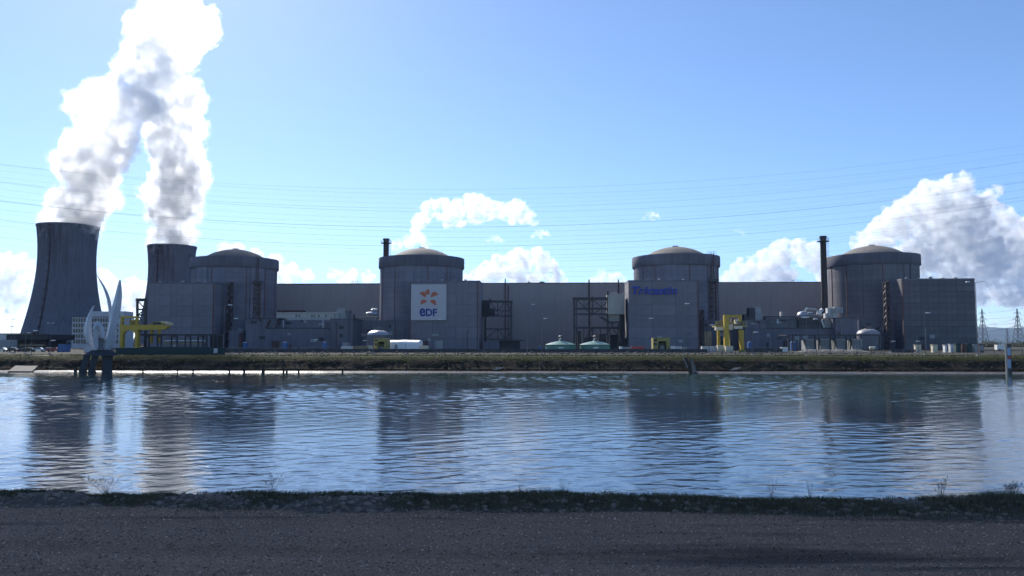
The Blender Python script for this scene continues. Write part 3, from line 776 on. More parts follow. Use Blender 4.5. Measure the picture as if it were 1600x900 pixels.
# ------------------------------------------------------------------ reactor buildings
RB_R, RB_T = 20.0, 38.0
ORD = ('first reactor building from the left, dome and ring behind the plain square block',
       'second reactor building from the left, behind the block with the white square sign',
       'third reactor building from the left, behind the block with blue lettering',
       'rightmost reactor building, sunlit on its left flank beside the tall chimney')
zt = sum(Z(px, 403.0, RB_T) for px in (591, 725, 988, 1127, 1300, 1436)) / 6 - GZ      # ring top
zr = sum(Z(px, 419.3, RB_T) for px in (591, 725, 988, 1127, 1300, 1436)) / 6 - GZ      # ring foot
zd = Z(1058, 386.0, RB_T) - GZ
def reactor(px_c, label, seed, tower_px=None, ribs=(0.0,), mat=None):
    mat = mat or CONC
    T = PT('reactor_building', label, 'building', px_c, RB_T, 'reactor buildings in a row')
    T.px = px_c
    MB().lathe([(RB_R, 0), (RB_R, 9), (RB_R, zr * 0.55), (RB_R, zr + 0.5)], 96).build('containment_wall', mat, T.o, smooth=True)
    ro = RB_R + 0.75
    MB().lathe([(RB_R - 0.1, zr), (ro - 0.25, zr), (ro, zr + 0.4), (ro, zt - 0.5), (ro - 0.12, zt), (ro - 1.2, zt + 0.06), (14, zt - 0.2)], 96).build('ring_beam', CONC_D, T.o, smooth=True)
    rs_ = 25.5; pr = []
    for i in range(15):
        a = math.asin(17.5 / rs_) * (1 - i / 14); pr.append((max(0.01, rs_ * math.sin(a)), zd - rs_ + rs_ * math.cos(a)))
    MB().lathe(pr, 64).build('dome', DOME, T.o, smooth=True)
    cap = MB().lathe([(1.5, zd - 0.3), (1.5, zd + 0.35), (0.9, zd + 0.5), (0.01, zd + 0.5)], 16).build('dome_cap', CONC_D, T.o)
    for i in range(5):
        a = i * 1.256; beam(cap, (1.3 * math.cos(a), 1.3 * math.sin(a), zd), (1.3 * math.cos(a), 1.3 * math.sin(a), zd + 1.0), 0.08, GALV, 'cap_railing_post')
    # four broad buttresses and thin lift joints
    view = math.atan2(-(pw(T.s0, RB_T).y), -(pw(T.s0, RB_T).x)) + PHI          # direction of the canal
    for k in ribs:
        a = view + R(k)
        q = MB()
        for (da, db) in ((-0.17, 0.17),):
            n = 6; vs_, fs = [], []
            for j in range(n + 1):
                an = a + da + (db - da) * j / n
                for rr_ in (RB_R - 0.1, RB_R + 0.42):
                    for z in (0, zr - 0.02): vs_.append((rr_ * math.cos(an), rr_ * math.sin(an), z))
            for j in range(n):
                o = j * 4; p_ = o + 4
                fs += [(o + 2, p_ + 2, p_ + 3, o + 3), (o + 1, o + 3, p_ + 3, p_ + 1)]
            fs += [(0, 2, 3, 1), (n * 4, n * 4 + 1, n * 4 + 3, n * 4 + 2)]
            q.add(vs_, fs)
        q.build('buttress', mat, T.o)
    for k in (-62, -34, 12, 40, 66):
        a = view + R(k + seed); x, y = (RB_R + 0.1) * math.cos(a), (RB_R + 0.1) * math.sin(a)
        beam(T.o, (x, y, 0), (x, y, zr - 0.05), 0.22, REDP, 'vertical_conduit')
    if tower_px:
        a_ = T.p(tower_px, 450, RB_T - 17).x; an = view + math.asin(max(-1, min(1, 0)))
        yy = -math.sqrt(max(0, RB_R ** 2 - a_ ** 2)) - 0.5
        lt = MB()
        for dx in (-1.3, 1.3):
            for dy in (-1.6, 0): lt.bar((a_ + dx, yy + dy, 8), (a_ + dx, yy + dy, zr * 0.80), 0.32)
        z = 9.0; k = 0
        while z < zr * 0.78:
            lt.box(a_ - 1.4, a_ + 1.4, yy - 1.7, yy, z, z + 0.22); lt.bar((a_ - 1.3, yy - 1.6, z), (a_ + 1.3, yy - 1.6, z + 2.0), 0.2) if k % 2 else lt.bar((a_ + 1.3, yy - 1.6, z), (a_ - 1.3, yy - 1.6, z + 2.0), 0.2)
            z += 2.1; k += 1
        ld = lt.build('stair_tower', RUST, T.o)
        MB().box(a_ - 2.3, a_ + 2.6, yy - 2.2, yy + 0.2, zr * 0.795, zr * 0.795 + 1.5).build('landing', DARK, ld)
        up = MB()
        for dx in (-0.6, 0.5): up.bar((a_ + dx, yy - 0.9, zr * 0.8), (a_ + dx, yy - 0.9, zt + 0.6), 0.28)
        for i in range(14): up.box(a_ - 0.6, a_ + 0.5, yy - 0.95, yy - 0.85, zr * 0.83 + i * 0.7, zr * 0.83 + i * 0.7 + 0.12)
        up.build('upper_ladder', RUST, ld)
        rl = MB().box(a_ - 2, a_ + 2, yy + 0.3, yy + 0.45, zt + 1.1, zt + 1.25)
        for i in range(5): rl.bar((a_ - 2 + i, yy + 0.38, zt), (a_ - 2 + i, yy + 0.38, zt + 1.2), 0.1)
        rl.build('roof_guard_rail', GALV, ld)
    return T
R1 = reactor(364.5, ORD[0], 3, 397, (-48, 30))
R2 = reactor(658, ORD[1], -4, None, (-20, 52))
R3 = reactor(1057.5, ORD[2], 6, 1115, (-58, -8))
R4 = reactor(1367, ORD[3], 0, None, (-22, 60), CONC_R)

# ------------------------------------------------------------------ auxiliary blocks in front of them
def block(px0, px1, py, label, seed, d=24.0, nx=3, nz=6, t=0.0, mat=None):
    mat = mat or CONC_B
    T = PT('auxiliary_block', label, 'building', (px0 + px1) / 2, t, 'square concrete blocks in front of the domes')
    x0, x1 = T.x(px0), T.x(px1); z1 = (T.z(py, px0) + T.z(py, px1)) / 2
    T.xx = (x0, x1, z1)
    MB().box(x0 + 0.2, x1 - 0.2, 0.2, d, 0, z1 - 0.25).build('wall', CORE, T.o)
    panels(T.o, mat, x0, x1, 0, z1 - 0.7, 0.2, nx, nz, 0.09, 0.2, seed=seed)
    panels(T.o, mat, 0.2, d, 0, z1 - 0.7, x0, 3, nz, 0.09, 0.19, seed=seed + 1, side=True)
    panels(T.o, mat, 0.2, d, 0, z1 - 0.7, x1 - 0.19, 3, nz, 0.09, 0.19, seed=seed + 2, side=True)
    MB().box(x0 - 0.06, x1 + 0.06, -0.07, d + 0.1, z1 - 0.7, z1).build('parapet', CONC_L, T.o)
    return T
B1 = block(229.5, 334, 441, 'plain grey square block before the first dome, behind the yellow crane', 11, 18)
B2 = block(639, 749, 438.5, 'grey concrete block carrying the white square sign', 12, 20)
B3 = block(983, 1093.5, 437.5, 'grey concrete block with blue lettering along its top', 13, 18)
B4 = block(1412, 1527, 435, 'broad dark grey block at the right end of the plant', 14, 14, 4, 6, mat=CONC_R)
for T, px, w in ((B1, 332, 0.5), (B2, 746, 0.4), (B2, 641, 0.4), (B3, 1092, 0.45), (B4, 1413, 0.4)):
    x = T.x(px); beam(T.o, (x, -0.22, 0), (x, -0.22, T.xx[2] - 0.8), w * 0.7, REDP, 'downpipe')

# the white square sign: board, five petals, three letters
x0, x1 = B2.x(642), B2.x(697.5)
SG = PT('square_sign', 'large white square sign with five orange petals over blue letters', 'sign', 669.75, -0.6, z=Z(670, 500, -0.6))
a, b = SG.p(642, 500), SG.p(697.7, 444.2)
W = b.x - a.x; Hh = b.z - a.z
SIGNW = plain('sign_white', (0.42, 0.43, 0.47), 0.55, 0, 0.04); ORNG = plain('sign_orange', (0.42, 0.115, 0.06), 0.55, 0, 0.05); NAVY = plain('sign_navy', (0.012, 0.035, 0.22), 0.55, 0, 0.05)
MB().box(a.x, b.x, -0.1, 0.25, 0, Hh).build('board', SIGNW, SG.o)
for q in ((a.x - .12, b.x + .12, 0 - .12, 0), (a.x - .12, b.x + .12, Hh, Hh + .12)): MB().box(q[0], q[1], -0.14, 0.3, q[2], q[3]).build('board_frame', GALV, SG.o)
for i in range(1, 4): MB().box(a.x + W * i / 4 - 0.02, a.x + W * i / 4 + 0.02, -0.108, -0.095, 0.05, Hh - 0.05).build('board_seam', GALV, SG.o)
def petal(cx, cz, ang, L, wd, bend):
    """tapering curved leaf, root at (cx, cz), pointing along ang"""
    n = 12; up_, lo = [], []
    for i in range(n + 1):
        k = i / n
        hw = wd * (math.sin(math.pi * k ** 0.75)) ** 0.8 * 0.5
        bx, bz = L * k, bend * L * math.sin(math.pi * k * 0.9)
        up_.append((bx, bz + hw)); lo.append((bx, bz - hw * 0.8))
    poly = up_ + lo[::-1][1:-1]
    c, s_ = math.cos(ang), math.sin(ang)
    return [(cx + x * c - z * s_, cz + x * s_ + z * c) for x, z in poly]
pxm = W / 55.7
for (dx, dz, an, L, bd) in ((0.0, 5.6, 84, 9.5, 0.10), (-3.0, 2.8, 158, 12.0, -0.26), (4.2, 2.6, 8, 13.0, 0.26), (-1.8, -3.2, 218, 11.5, -0.24), (4.0, -3.0, 312, 11.5, 0.16)):
    cx, cz = (668.3 - 669.85 + dx) * pxm, (500 - 466.3 + dz) * pxm
    MB().prism(petal(cx, cz, R(an), L * pxm, 7.6 * pxm, bd), -0.16, -0.09).build('petal', ORNG, SG.o)
def letter(ch, size, x, z, y, mat, parent, off=0.02, shear=0.0, wx=1.0, ext=0.05, name='letter'):
    cu = bpy.data.curves.new('letter_tmp', 'FONT'); cu.body = ch; cu.size = size; cu.offset = off * size; cu.extrude = ext; cu.shear = shear; cu.resolution_u = 6
    o = bpy.data.objects.new('letter_tmp', cu); COL.objects.link(o); bpy.context.view_layer.update()
    me = bpy.data.meshes.new_from_object(o.evaluated_get(bpy.context.evaluated_depsgraph_get())); bpy.data.objects.remove(o); bpy.data.curves.remove(cu)
    me.name = 'letter'; me.materials.clear(); co = np.empty(len(me.vertices) * 3); me.vertices.foreach_get('co', co); co = co.reshape(-1, 3)
    wmin, wmax = co[:, 0].min(), co[:, 0].max()
    out = np.stack([(co[:, 0] - wmin) * wx + x, -co[:, 2] + y, co[:, 1] + z], -1)
    me.vertices.foreach_set('co', out.ravel()); me.update()
    obj(name, me, mat, parent)
    return (wmax - wmin) * wx
zl = (500 - 493.6) * pxm; xx = (655.3 - 669.85) * pxm
for ch, sz, gp, of, wx in (('e', 24.5, 0.6, 0.028, 0.80), ('D', 15.6, 0.7, 0.036, 0.95), ('F', 15.6, 0, 0.036, 0.95)):
    xx += letter(ch, sz * pxm, xx, zl, -0.12, NAVY, SG.o, of, 0.0, wx) + gp * pxm
# blue lettering of the third block
LT = PT('blue_lettering', 'blue slanted lettering reading the site name on the concrete block', 'sign', 1025, -0.45, z=Z(1025, 459.5, -0.45))
BLT = plain('lettering_blue', (0.02, 0.042, 0.33), 0.5, 0, 0.06)
pm = LT.x(1026) - LT.x(1025); xx = LT.x(988.5)
for ch, gp in zip('Tricastin', (0.2, 1.2, 1.3, 1.2, 1.2, 1.0, 1.0, 1.3, 0)):
    xx += letter(ch, 17.2 * pm, xx - (0.5 * pm if ch != 'T' else 0), 0, 0, BLT, LT.o, 0.030, 0.22, 1.12, 0.12) + gp * pm - (2.4 * pm if ch == 'T' else 1.7 * pm)

# ------------------------------------------------------------------ chimneys
def chimney(px0, px1, py0, py1, t, label):
    T = PT('chimney', label, 'chimney', (px0 + px1) / 2, t)
    r = (T.x(px1) - T.x(px0)) / 2; z1 = T.z(py0, px0)
    MB().lathe([(r * 1.05, 0), (r, z1 * 0.6), (r * 0.95, z1), (r * 0.8, z1)], 24).build('shaft', RUST if False else plain('chimney_brown', (0.05, 0.038, 0.036), 0.75, 0, 0.25), T.o, smooth=True)
    MB().lathe([(r * 1.02, z1 - 1.0), (r * 1.15, z1 - 0.9), (r * 1.15, z1), (r, z1)], 24).build('rim', DARK, T.o)
    pf = MB().lathe([(r, z1 - 2.5), (r * 1.9, z1 - 2.5), (r * 1.9, z1 - 2.25), (r, z1 - 2.25)], 24).build('platform', DARK, T.o)
    for i in range(10):
        a = i * 0.628; beam(pf, (r * 1.85 * math.cos(a), r * 1.85 * math.sin(a), z1 - 2.3), (r * 1.85 * math.cos(a), r * 1.85 * math.sin(a), z1 - 1.2), 0.09, GALV, 'railing_post')
    MB().lathe([(r * 1.87, z1 - 1.25), (r * 1.87, z1 - 1.17)], 24).build('railing', GALV, pf)
    ld = MB()
    for dx in (0, 0.5): ld.bar((r * 1.25 + dx, -0.3, z1 * 0.3), (r * 1.25 + dx, -0.3, z1 - 0.5), 0.08)
    z = z1 * 0.3
    while z < z1 - 0.6: ld.bar((r * 1.25, -0.3, z), (r * 1.25 + 0.5, -0.3, z), 0.06); z += 0.8
    ld.build('ladder', GALV, T.o)
chimney(597.2, 606.2, 373, 440, 64, 'dark brown chimney rising behind the left shoulder of the second dome')
chimney(1285.6, 1295.4, 369, 500, 14, 'tall dark brown chimney at the left flank of the last dome')

# ------------------------------------------------------------------ cooling towers
def cooling_tower(px, py_top, Y, k, label, seed):
    c = at(px, py_top, Y)
    T = thing('cooling_tower', label, 'cooling tower', (c.x, c.y, GZ), 0.0, 'cooling towers')
    h = c.z - GZ; zth = h * 0.745
    rad = lambda z: k * math.sqrt(28.4 ** 2 + ((z - zth) / 2.5) ** 2)
    prof = [(rad(h * i / 40), h * i / 40) for i in range(1, 41)]
    prof += [(rad(h) - 1.0, h), (rad(h) - 1.0, h - 0.5)] + [(rad(h * i / 40) - 1.0, h * i / 40) for i in range(39, 2, -3)]
    MB().lathe(prof, 112).build('shell', TOWER, T, smooth=True)
    MB().lathe([(rad(h), h - 1.6), (rad(h) + 0.45, h - 1.5), (rad(h) + 0.45, h + 0.05), (rad(h) - 1.05, h + 0.05)], 112).build('rim', CONC_D, T, smooth=True)
    cols = MB()
    n = 40; z0 = h * 1 / 40
    for i in range(n):
        for d in (-1, 1):
            a, b = 2 * math.pi * i / n, 2 * math.pi * (i + 0.5 * d) / n
            cols.bar((rad(0) * 1.02 * math.cos(a), rad(0) * 1.02 * math.sin(a), 0), (rad(z0) * math.cos(b), rad(z0) * math.sin(b), z0 + 0.4), 0.9)
    tag(cols.build('inlet_columns', CONC_D, T), kind='stuff')
    # shallow raised ribs of the shell
    ribs = MB(); n = 72
    for i in range(n):
        a = 2 * math.pi * i / n
        pts = [((rad(h * j / 16) + 0.03) * math.cos(a) for _ in (0,)) for j in range(4)]
        for j in range(2, 16):
            za, zb_ = h * j / 16, h * (j + 1) / 16 - (0.1 if j < 15 else 1.8)
            ribs.bar(((rad(za)) * math.cos(a), rad(za) * math.sin(a), za), (rad(zb_) * math.cos(a), rad(zb_) * math.sin(a), zb_), 0.22)
    tag(ribs.build('shell_ribs', TOWER, T), kind='stuff')
    ld = MB(); a0 = math.atan2(-c.y, -c.x) - 0.62
    for j in range(3, 38):
        za, zb_ = h * j / 40, h * (j + 1) / 40
        ld.bar(((rad(za) + 0.5) * math.cos(a0), (rad(za) + 0.5) * math.sin(a0), za), ((rad(zb_) + 0.5) * math.cos(a0), (rad(zb_) + 0.5) * math.sin(a0), zb_), 0.85)
        if j % 3 == 0: ld.box((rad(za) + 0.8) * math.cos(a0) - 1.1, (rad(za) + 0.8) * math.cos(a0) + 1.1, (rad(za) + 0.8) * math.sin(a0) - 1.1, (rad(za) + 0.8) * math.sin(a0) + 1.1, za, za + 1.2)
    ld.build('ladder', plain('tower_ladder_rust', (0.07, 0.04, 0.038), 0.8), T)
cooling_tower(107, 353.5, YT1, 0.885, 'large hyperbolic cooling tower at the far left, nearer of the two', 1)
cooling_tower(269, 385, YT2, 0.89, 'smaller looking cooling tower farther off, behind the first square block', 2)

# ------------------------------------------------------------------ low buildings between the domes
LOWG = 'low concrete buildings between the domes'
# left gap, between the first and second dome
T = PT('low_building', 'low grey building with a flat stepped roof right of the first dome', 'building', 470, -4, LOWG)
T.box('wall', CONC_L, 384, 516, 513, None, -4, 14)
T.box('upper_wall', CONC_L, 384, 432, 498, 513.2, -1, 10)
T.box('upper_wall', CONC_L, 432.2, 517, 500, 513.2, 3, 9)
T.box('roof_edge', DARK, 384, 437, 497, 498.2, -1.2, 10.4)
T.box('roof_edge', DARK, 416, 516, 512.2, 513.6, -4.2, 3)
for px in (442.5, 504.8):
    T.box('lamp_column', PALE, px - 0.6, px + 0.6, 500, 513, 0.5, 0.4)
for px in (418, 432):
    T.beam((px + 4, 500), (px - 2, 513), 0.7, RUST, -1.5, 'roof_stair')
T = PT('penthouse', 'pale narrow upper storey with small dark windows on the low roof', 'building', 478, 8, LOWG)
w = T.box('wall', CONC_P, 432, 523, 489, 500, 8, 8)
for px in (463, 467.3, 487.3, 491, 498.2, 509.4):
    T.box('window', GLASS, px - 1.0, px + 1.0, 491.8, 495.4, 7.9, 0.25)
T.box('roof', CONC_P, 431, 523.5, 487.8, 489, 7.5, 9)
T = PT('rooftop_machinery', 'dark boxy machinery on the low roof left of the second dome', 'machinery', 536, 6)
for a, b, y0, y1 in ((523.5, 530, 489, 500), (527, 540, 482, 490), (530.3, 541, 490, 500), (541.3, 546, 484.5, 500), (546.3, 552, 491, 500)):
    T.box('housing', GREY if a < 540 else CONC_L, a, b, y0, y1, 6 + (a % 3), 4)
T = PT('low_building', 'taller plain grey box at the right end of the stepped low building', 'building', 535, -6, LOWG)
T.box('wall', CONC_L, 516.5, 551, 499, None, -6, 20)
T.box('roof_edge', DARK, 516, 551.3, 498, 499, -6.2, 20.4)
T = PT('low_building', 'dark recessed wall below the second dome, left of the sign block', 'building', 596, 10, LOWG)
T.box('wall', CONC_L, 553, 639, 500.5, None, 10, 12)
T.box('roof_slab', CONC_P, 555, 590, 494.5, 495.6, 9.5, 6)
for i in range(8):
    px = 556 + i * 4.7; T.beam((px, 500.5), (px, 495.5), 0.2, DARK, 9.8, 'roof_post')
T = PT('silver_pipes', 'shiny aluminium clad pipework on the roof at the left foot of the second dome', 'pipework', 582, 10, z=Z(582, 494.5, 10))
MB().tube([T.p(573, 491.5, 11), T.p(577, 490.4, 11), T.p(590, 490.6, 11)], 1.0, 10).build('pipe', SILV, T.o, smooth=True)
MB().tube([T.p(581, 486.2, 12), T.p(584, 485.0, 12), T.p(590, 485.4, 12)], 1.0, 10).build('pipe', SILV, T.o, smooth=True)
MB().tube([T.p(582.5, 494, 12), T.p(582.5, 479, 12)], 0.18, 8).build('vent_pipe', SILV, T.o)
T = PT('round_annex', 'low round grey concrete annex at the foot of the first dome', 'building', 370, -2, LOWG)
r = (T.x(382) - T.x(357)) / 2
MB().lathe([(r, 0), (r, T.z(517, 370)), (r - 0.5, T.z(516, 370)), (0.01, T.z(516, 370))], 32).build('wall', CONC_L, T.o, smooth=True)
MB().box(r * 0.55, r * 0.9, -r * 0.85, -r * 0.4, 0, T.z(521, 380)).build('door', RUST, T.o)
T = PT('low_building', 'dark recessed wall between the first square block and the stepped building', 'building', 370, 10, LOWG)
T.box('wall', CONC_L, 352, 388, 501, None, 10, 8)
def stair(px0, px1, py0, py1, t, label, floors=10):
    T = PT('outside_stair', label, 'staircase', (px0 + px1) / 2, t, 'rusty stairs on the corners of the blocks')
    d = 2.6; x0, x1 = T.x(px0), T.x(px1); z1 = T.z(py0, px0); z0 = 0
    for x in (x0, x1):
        for y in (0, d): beam(T.o, (x, y, 0), (x, y, z1), 0.3, RUST, 'post')
    for i in range(floors):
        za, zb_ = z0 + (z1 - z0) * i / floors, z0 + (z1 - z0) * (i + 1) / floors
        MB().box(x0, x1, 0, d, zb_ - 0.15, zb_).build('landing', RUST, T.o)
        beam(T.o, (x0, 0.6 + (i % 2), za), (x1, 0.6 + (i % 2), zb_), 0.5, DARK, 'flight', 1.0)
stair(353.3, 358.5, 441, 545, 8, 'rusty outside stair at the right corner of the first square block')
stair(1387, 1392, 440, 545, 2, 'dark outside stair in the corner left of the rightmost block', 11)
stair(1096, 1100.5, 484, 545, 3, 'rusty outside stair at the right corner of the lettered block', 6)
# right gap, between the third and last dome
T = PT('low_building', 'long low grey building right of the yellow gantry, before the last dome', 'building', 1240, -4, LOWG)
T.box('wall', CONC_L, 1164, 1306, 513, None, -4, 14)
T.box('block', CONC_L, 1164, 1197, 499.5, 513.2, -4.4, 14)
T.box('upper_wall', plain('grey_wall_render', (0.15, 0.15, 0.155), 0.8), 1197.2, 1249, 495, 513.2, 3, 9)  # upper wall in its own even grey
T.box('roof_edge', DARK, 1196, 1250, 494, 495.2, 2.8, 9.4)
T.box('roof_edge', DARK, 1197.4, 1300, 512.3, 513.5, -4.3, 3)
T.box('vent_shaft', CONC_P, 1220, 1224, 487, 495, 4, 2)
T.box('lamp_column', PALE, 1214.5, 1216.3, 498.8, 506, 1.5, 0.5)
T.box('tank_house', DARK, 1248, 1284, 496.5, 513, 0.5, 8)
T = PT('rooftop_machinery', 'dark stacked machinery on the low roof behind the yellow gantry', 'machinery', 1178, 6)
for a, b, y0, y1 in ((1163, 1171, 491, 500), (1170, 1180, 481, 500), (1176, 1189, 479.5, 490), (1180.2, 1192, 490.2, 500)):
    T.box('housing', GREY if a > 1175 else DARK, a, b, y0, y1, 6 + (a % 2), 4)
T = PT('silver_pipes', 'looped aluminium clad pipes and tank on the low roof left of the last dome', 'pipework', 1265, 2, z=Z(1265, 496.5, 2))
c = T.p(1255, 493, 6); r = (T.x(1266) - T.x(1246)) / 2
MB().lathe([(r, -0.6), (r, c.z + 0.2), (r * 0.8, c.z + 1.2), (r * 0.4, c.z + 1.8), (0.01, c.z + 2.0)], 24, c.x, c.y).build('tank', SILV, T.o, smooth=True)
MB().tube([T.p(1258, 490, 5), T.p(1258, 484, 5), T.p(1260, 483, 5), T.p(1275, 483.4, 5), T.p(1277, 485, 5), T.p(1277, 493, 5)], 0.45, 8).build('pipe', SILV, T.o, smooth=True)
MB().tube([T.p(1250, 492.5, 3), T.p(1286, 492.0, 3)], 0.35, 8).build('pipe', SILV, T.o, smooth=True)
MB().tube([T.p(1281, 493, 4), T.p(1281, 485.5, 4), T.p(1283.5, 484.2, 4), T.p(1285.5, 486, 4)], 0.8, 8).build('pipe', SILV, T.o, smooth=True)
MB().tube([T.p(1260, 484, 5), T.p(1260, 480, 5)], 0.5, 8).build('vent_pipe', SILV, T.o)
MB().tube([T.p(1285, 497, 9), T.p(1285, 472, 9)], 0.55, 8).build('vent_pipe', DARK, T.o)
T = PT('low_building', 'grey annex below the last dome with a pale sunlit side wall', 'building', 1322, -7, LOWG)
T.box('wall', CONC_L, 1305.5, 1340, 497, None, -7, 16)
T.box('roof_edge', DARK, 1305.2, 1340.3, 496.3, 497, -7.2, 16.4)
T.box('side_slab', CONC_P, 1288, 1305.2, 498, 512, -1, 8)  # sunlight on this slab is put into its colour by paler concrete
T.beam((1283.5, 500), (1288, 512), 0.5, WHITE, -1.5, 'roof_stair')
T = PT('ventilation_units', 'stacked pale ventilation boxes on the annex roof at the last dome', 'machinery', 1300, -5, z=Z(1300, 497, -5))
for a, b, y0, y1 in ((1289.5, 1295.5, 489.5, 497), (1296, 1300.5, 489.8, 497), (1301, 1307.5, 489.3, 497), (1293, 1298, 481.2, 489.2), (1298.4, 1303.5, 481.5, 489.2), (1304, 1312, 479.5, 489.0), (1312.5, 1317, 480, 489.2)):
    T.box('unit', PALE if int(a) % 2 else GREY, a, b, y0, y1, -5 + (a % 2), 2.6)
T = PT('low_building', 'dark recessed wall under the last dome behind the silver tank', 'building', 1365, 8, LOWG)
T.box('wall', CONC_L, 1341, 1412, 500, None, 8, 8)
T = PT('low_building', 'dark low wall in the corner right of the lettered block', 'building', 1128, 12, LOWG)
T.box('wall', CONC_L, 1093, 1166, 500, None, 12, 8)
T.box('doorway', GLASS, 1097, 1112, 518, None, 11.8, 0.3)
# vertical tanks with domed lids
def lid_tank(px0, px1, py_top, py_sh, t, mat, label):
    T = PT('storage_tank', label, 'tank', (px0 + px1) / 2, t)
    r = (T.x(px1) - T.x(px0)) / 2; z1, z0 = T.z(py_top, px0), T.z(py_sh, px0)
    MB().lathe([(r, 0), (r, z0)], 40).build('shell', plain('dull_tank_grey', (0.12, 0.12, 0.14), 0.6), T.o, smooth=True)
    pr = [(r * 1.02, z0)] + [(r * math.cos(a), z0 + (z1 - z0) * math.sin(a)) for a in [i * math.pi / 16 for i in range(1, 9)]]
    pr[-1] = (0.01, z1)
    MB().lathe(pr, 40).build('lid', mat, T.o, smooth=True)
    hd = MB().box(-1.3, 1.3, -1.0, 1.0, z1 - 0.2, z1 + 0.25).build('hatch', DARK, T.o)
    for i in range(6): beam(hd, (-1.2 + i * 0.48, -1, z1), (-1.2 + i * 0.48, -1, z1 + 1.1), 0.09, GALV, 'railing_post')
    MB().box(-1.3, 1.3, -1.04, -0.96, z1 + 1.05, z1 + 1.15).build('railing', GALV, hd)
    beam(T.o, (r + 0.25, -0.4, 0), (r + 0.25, -0.4, z0 + 0.5), 0.18, GALV, 'side_pipe')
lid_tank(573.5, 608.5, 515.5, 523.5, -28, SILV, 'silver storage tank with shiny domed lid left of the sign block')
lid_tank(1340, 1374, 513.5, 521.5, -22, plain('tank_lid_paint', (0.26, 0.26, 0.27), 0.45), 'grey storage tank with shiny lid below the last dome')
def green_tank(px0, px1, label):
    T = PT('green_tank', label, 'tank', (px0 + px1) / 2, -62, 'pair of squat green tanks')
    r = (T.x(px1) - T.x(px0)) / 2; z0, z1 = T.z(538.3, px0), T.z(533.0, px0)
    MB().lathe([(r, 0), (r, z0)], 40).build('shell', GREEN, T.o, smooth=True)
    MB().lathe([(r * 1.01, z0), (r * 0.75, z0 + (z1 - z0) * 0.4), (r * 0.35, z0 + (z1 - z0) * 0.85), (0.01, z1)], 40).build('conical_roof', plain('green_roof', (0.12, 0.235, 0.19), 0.4, 0, 0.1), T.o, smooth=True)
    MB().tube([(-0.6, 0, z1 - 0.2), (-0.2, 0, z1 + 0.6), (0.1, 0, z1 + 1.4)], 0.22, 8).build('vent_pipe', WHITE, T.o)
    MB().lathe([(0.9, z1 + 1.3), (1.0, z1 + 1.7), (0.5, z1 + 2.0), (0.01, z1 + 2.05)], 12, 0.2, 0).build('vent_cowl', DARK, T.o)
    MB().lathe([(r * 1.012, z0 - 0.25), (r * 1.03, z0 - 0.2), (r * 1.03, z0 - 0.05), (r * 1.012, z0)], 40).build('rim_band', GRND, T.o)
    MB().box(-0.8, 0.9, -r - 0.05, -r + 0.2, z0 * 0.45, z0 * 0.6).build('name_plate', WHITE, T.o)
green_tank(852.5, 899, 'left one of two squat green tanks before the turbine hall')
green_tank(906, 953, 'right one of two squat green tanks, next to the dark steel frame')

# ------------------------------------------------------------------ steel frames
def frame_set(T, bars, t, t2, w):
    for (a, b, *ww) in bars:
        k = ww[0] if ww else w
        T.beam(a, b, k, DARK, t); 
        if t2 is not None: T.beam(a, b, k * 0.9, DARK, t2)
T = PT('truss_structure', 'dark steel truss frame beside the right wall of the sign block', 'steel structure', 778, 12)
L_, R_ = 758, 798.5
frame_set(T, [((L_, 470), (L_, 545), 0.9), ((R_, 470), (R_, 545), 0.9), ((753.5, 470.8), (801, 471.6), 1.0), ((753.5, 486), (800, 485.6), 0.4), ((755, 494), (801, 493.8), 0.6),
              ((L_, 514), (R_, 514), 0.6), ((L_, 530), (R_, 530), 0.5), ((765, 471), (777.5, 487)), ((777.5, 471), (777.5, 493)), ((777.5, 487), (789, 471)), ((789, 471), (799, 485)),
              ((765, 485), (777.5, 493)), ((777.5, 493), (789, 485)), ((L_, 530), (777.5, 514)), ((777.5, 514), (790, 530)), ((777.5, 514), (777.5, 530)), ((790, 530), (R_, 518), 0.3)], 12, 24, 0.36)
for px in (L_, R_):
    for py in (471, 494, 514, 530): beam(T.o, T.p(px, py, 12), T.p(px, py, 12) + Vector((0, 12, 0)), 0.4, DARK)
for a, b, y0, y1 in ((753.5, 764, 472.5, 493), (760, 772, 482, 492)): T.box('machine_housing', DARK, a, b, y0, y1, 15, 6)
T.beam((765.5, 471), (765.5, 466.5), 0.5, DARK, 13, 'vent_pipe')
T = PT('low_shed', 'low grey wall and dark open shed below the left steel frame', 'shed', 780, 0)
T.box('wall', CONC_L, 755.5, 780.5, 533, None, 0, 10)
T.box('shed_wall', DARK, 781, 812, 533, None, 2, 8)
T.box('roof', DARK, 779, 818.5, 530.6, 532.6, -1.5, 12)
T = PT('truss_structure', 'large dark steel truss frame left of the pale box and lettered block', 'steel structure', 935, 8)
L_, R_, M_ = 897.0, 949.5, 926
frame_set(T, [((L_, 465), (L_, 546), 0.9), ((900.5, 465), (900.5, 546), 0.6), ((R_, 459), (R_, 546), 0.7), ((894.5, 467), (950, 466.6), 1.3), ((L_, 482.3), (950, 482.3), 0.9), ((L_, 491), (950, 491), 0.7),
              ((L_, 512), (976, 512.4), 1.0), ((900.5, 468), (913, 480)), ((913, 480), (926, 468)), ((912.5, 468), (912.5, 481), 0.3), ((M_, 463), (M_, 491), 0.6), ((M_, 468), (940, 480)), ((940, 480), (950, 470)), ((940, 468), (940, 491), 0.3),
              ((913, 482), (M_, 491)), ((M_, 491), (940, 482)), ((901, 513), (907, 530)), ((912, 512), (912, 546), 0.4), ((M_, 512), (914, 530)), ((M_, 512), (938, 530), 0.3), ((953, 514), (942, 530)), ((953, 512), (953, 546), 0.4),
              ((M_, 512), (M_, 546), 0.6), ((938, 512), (938, 546), 0.4), ((958, 514), (966, 526)), ((966, 512), (966, 546), 0.5)], 8, 20, 0.4)
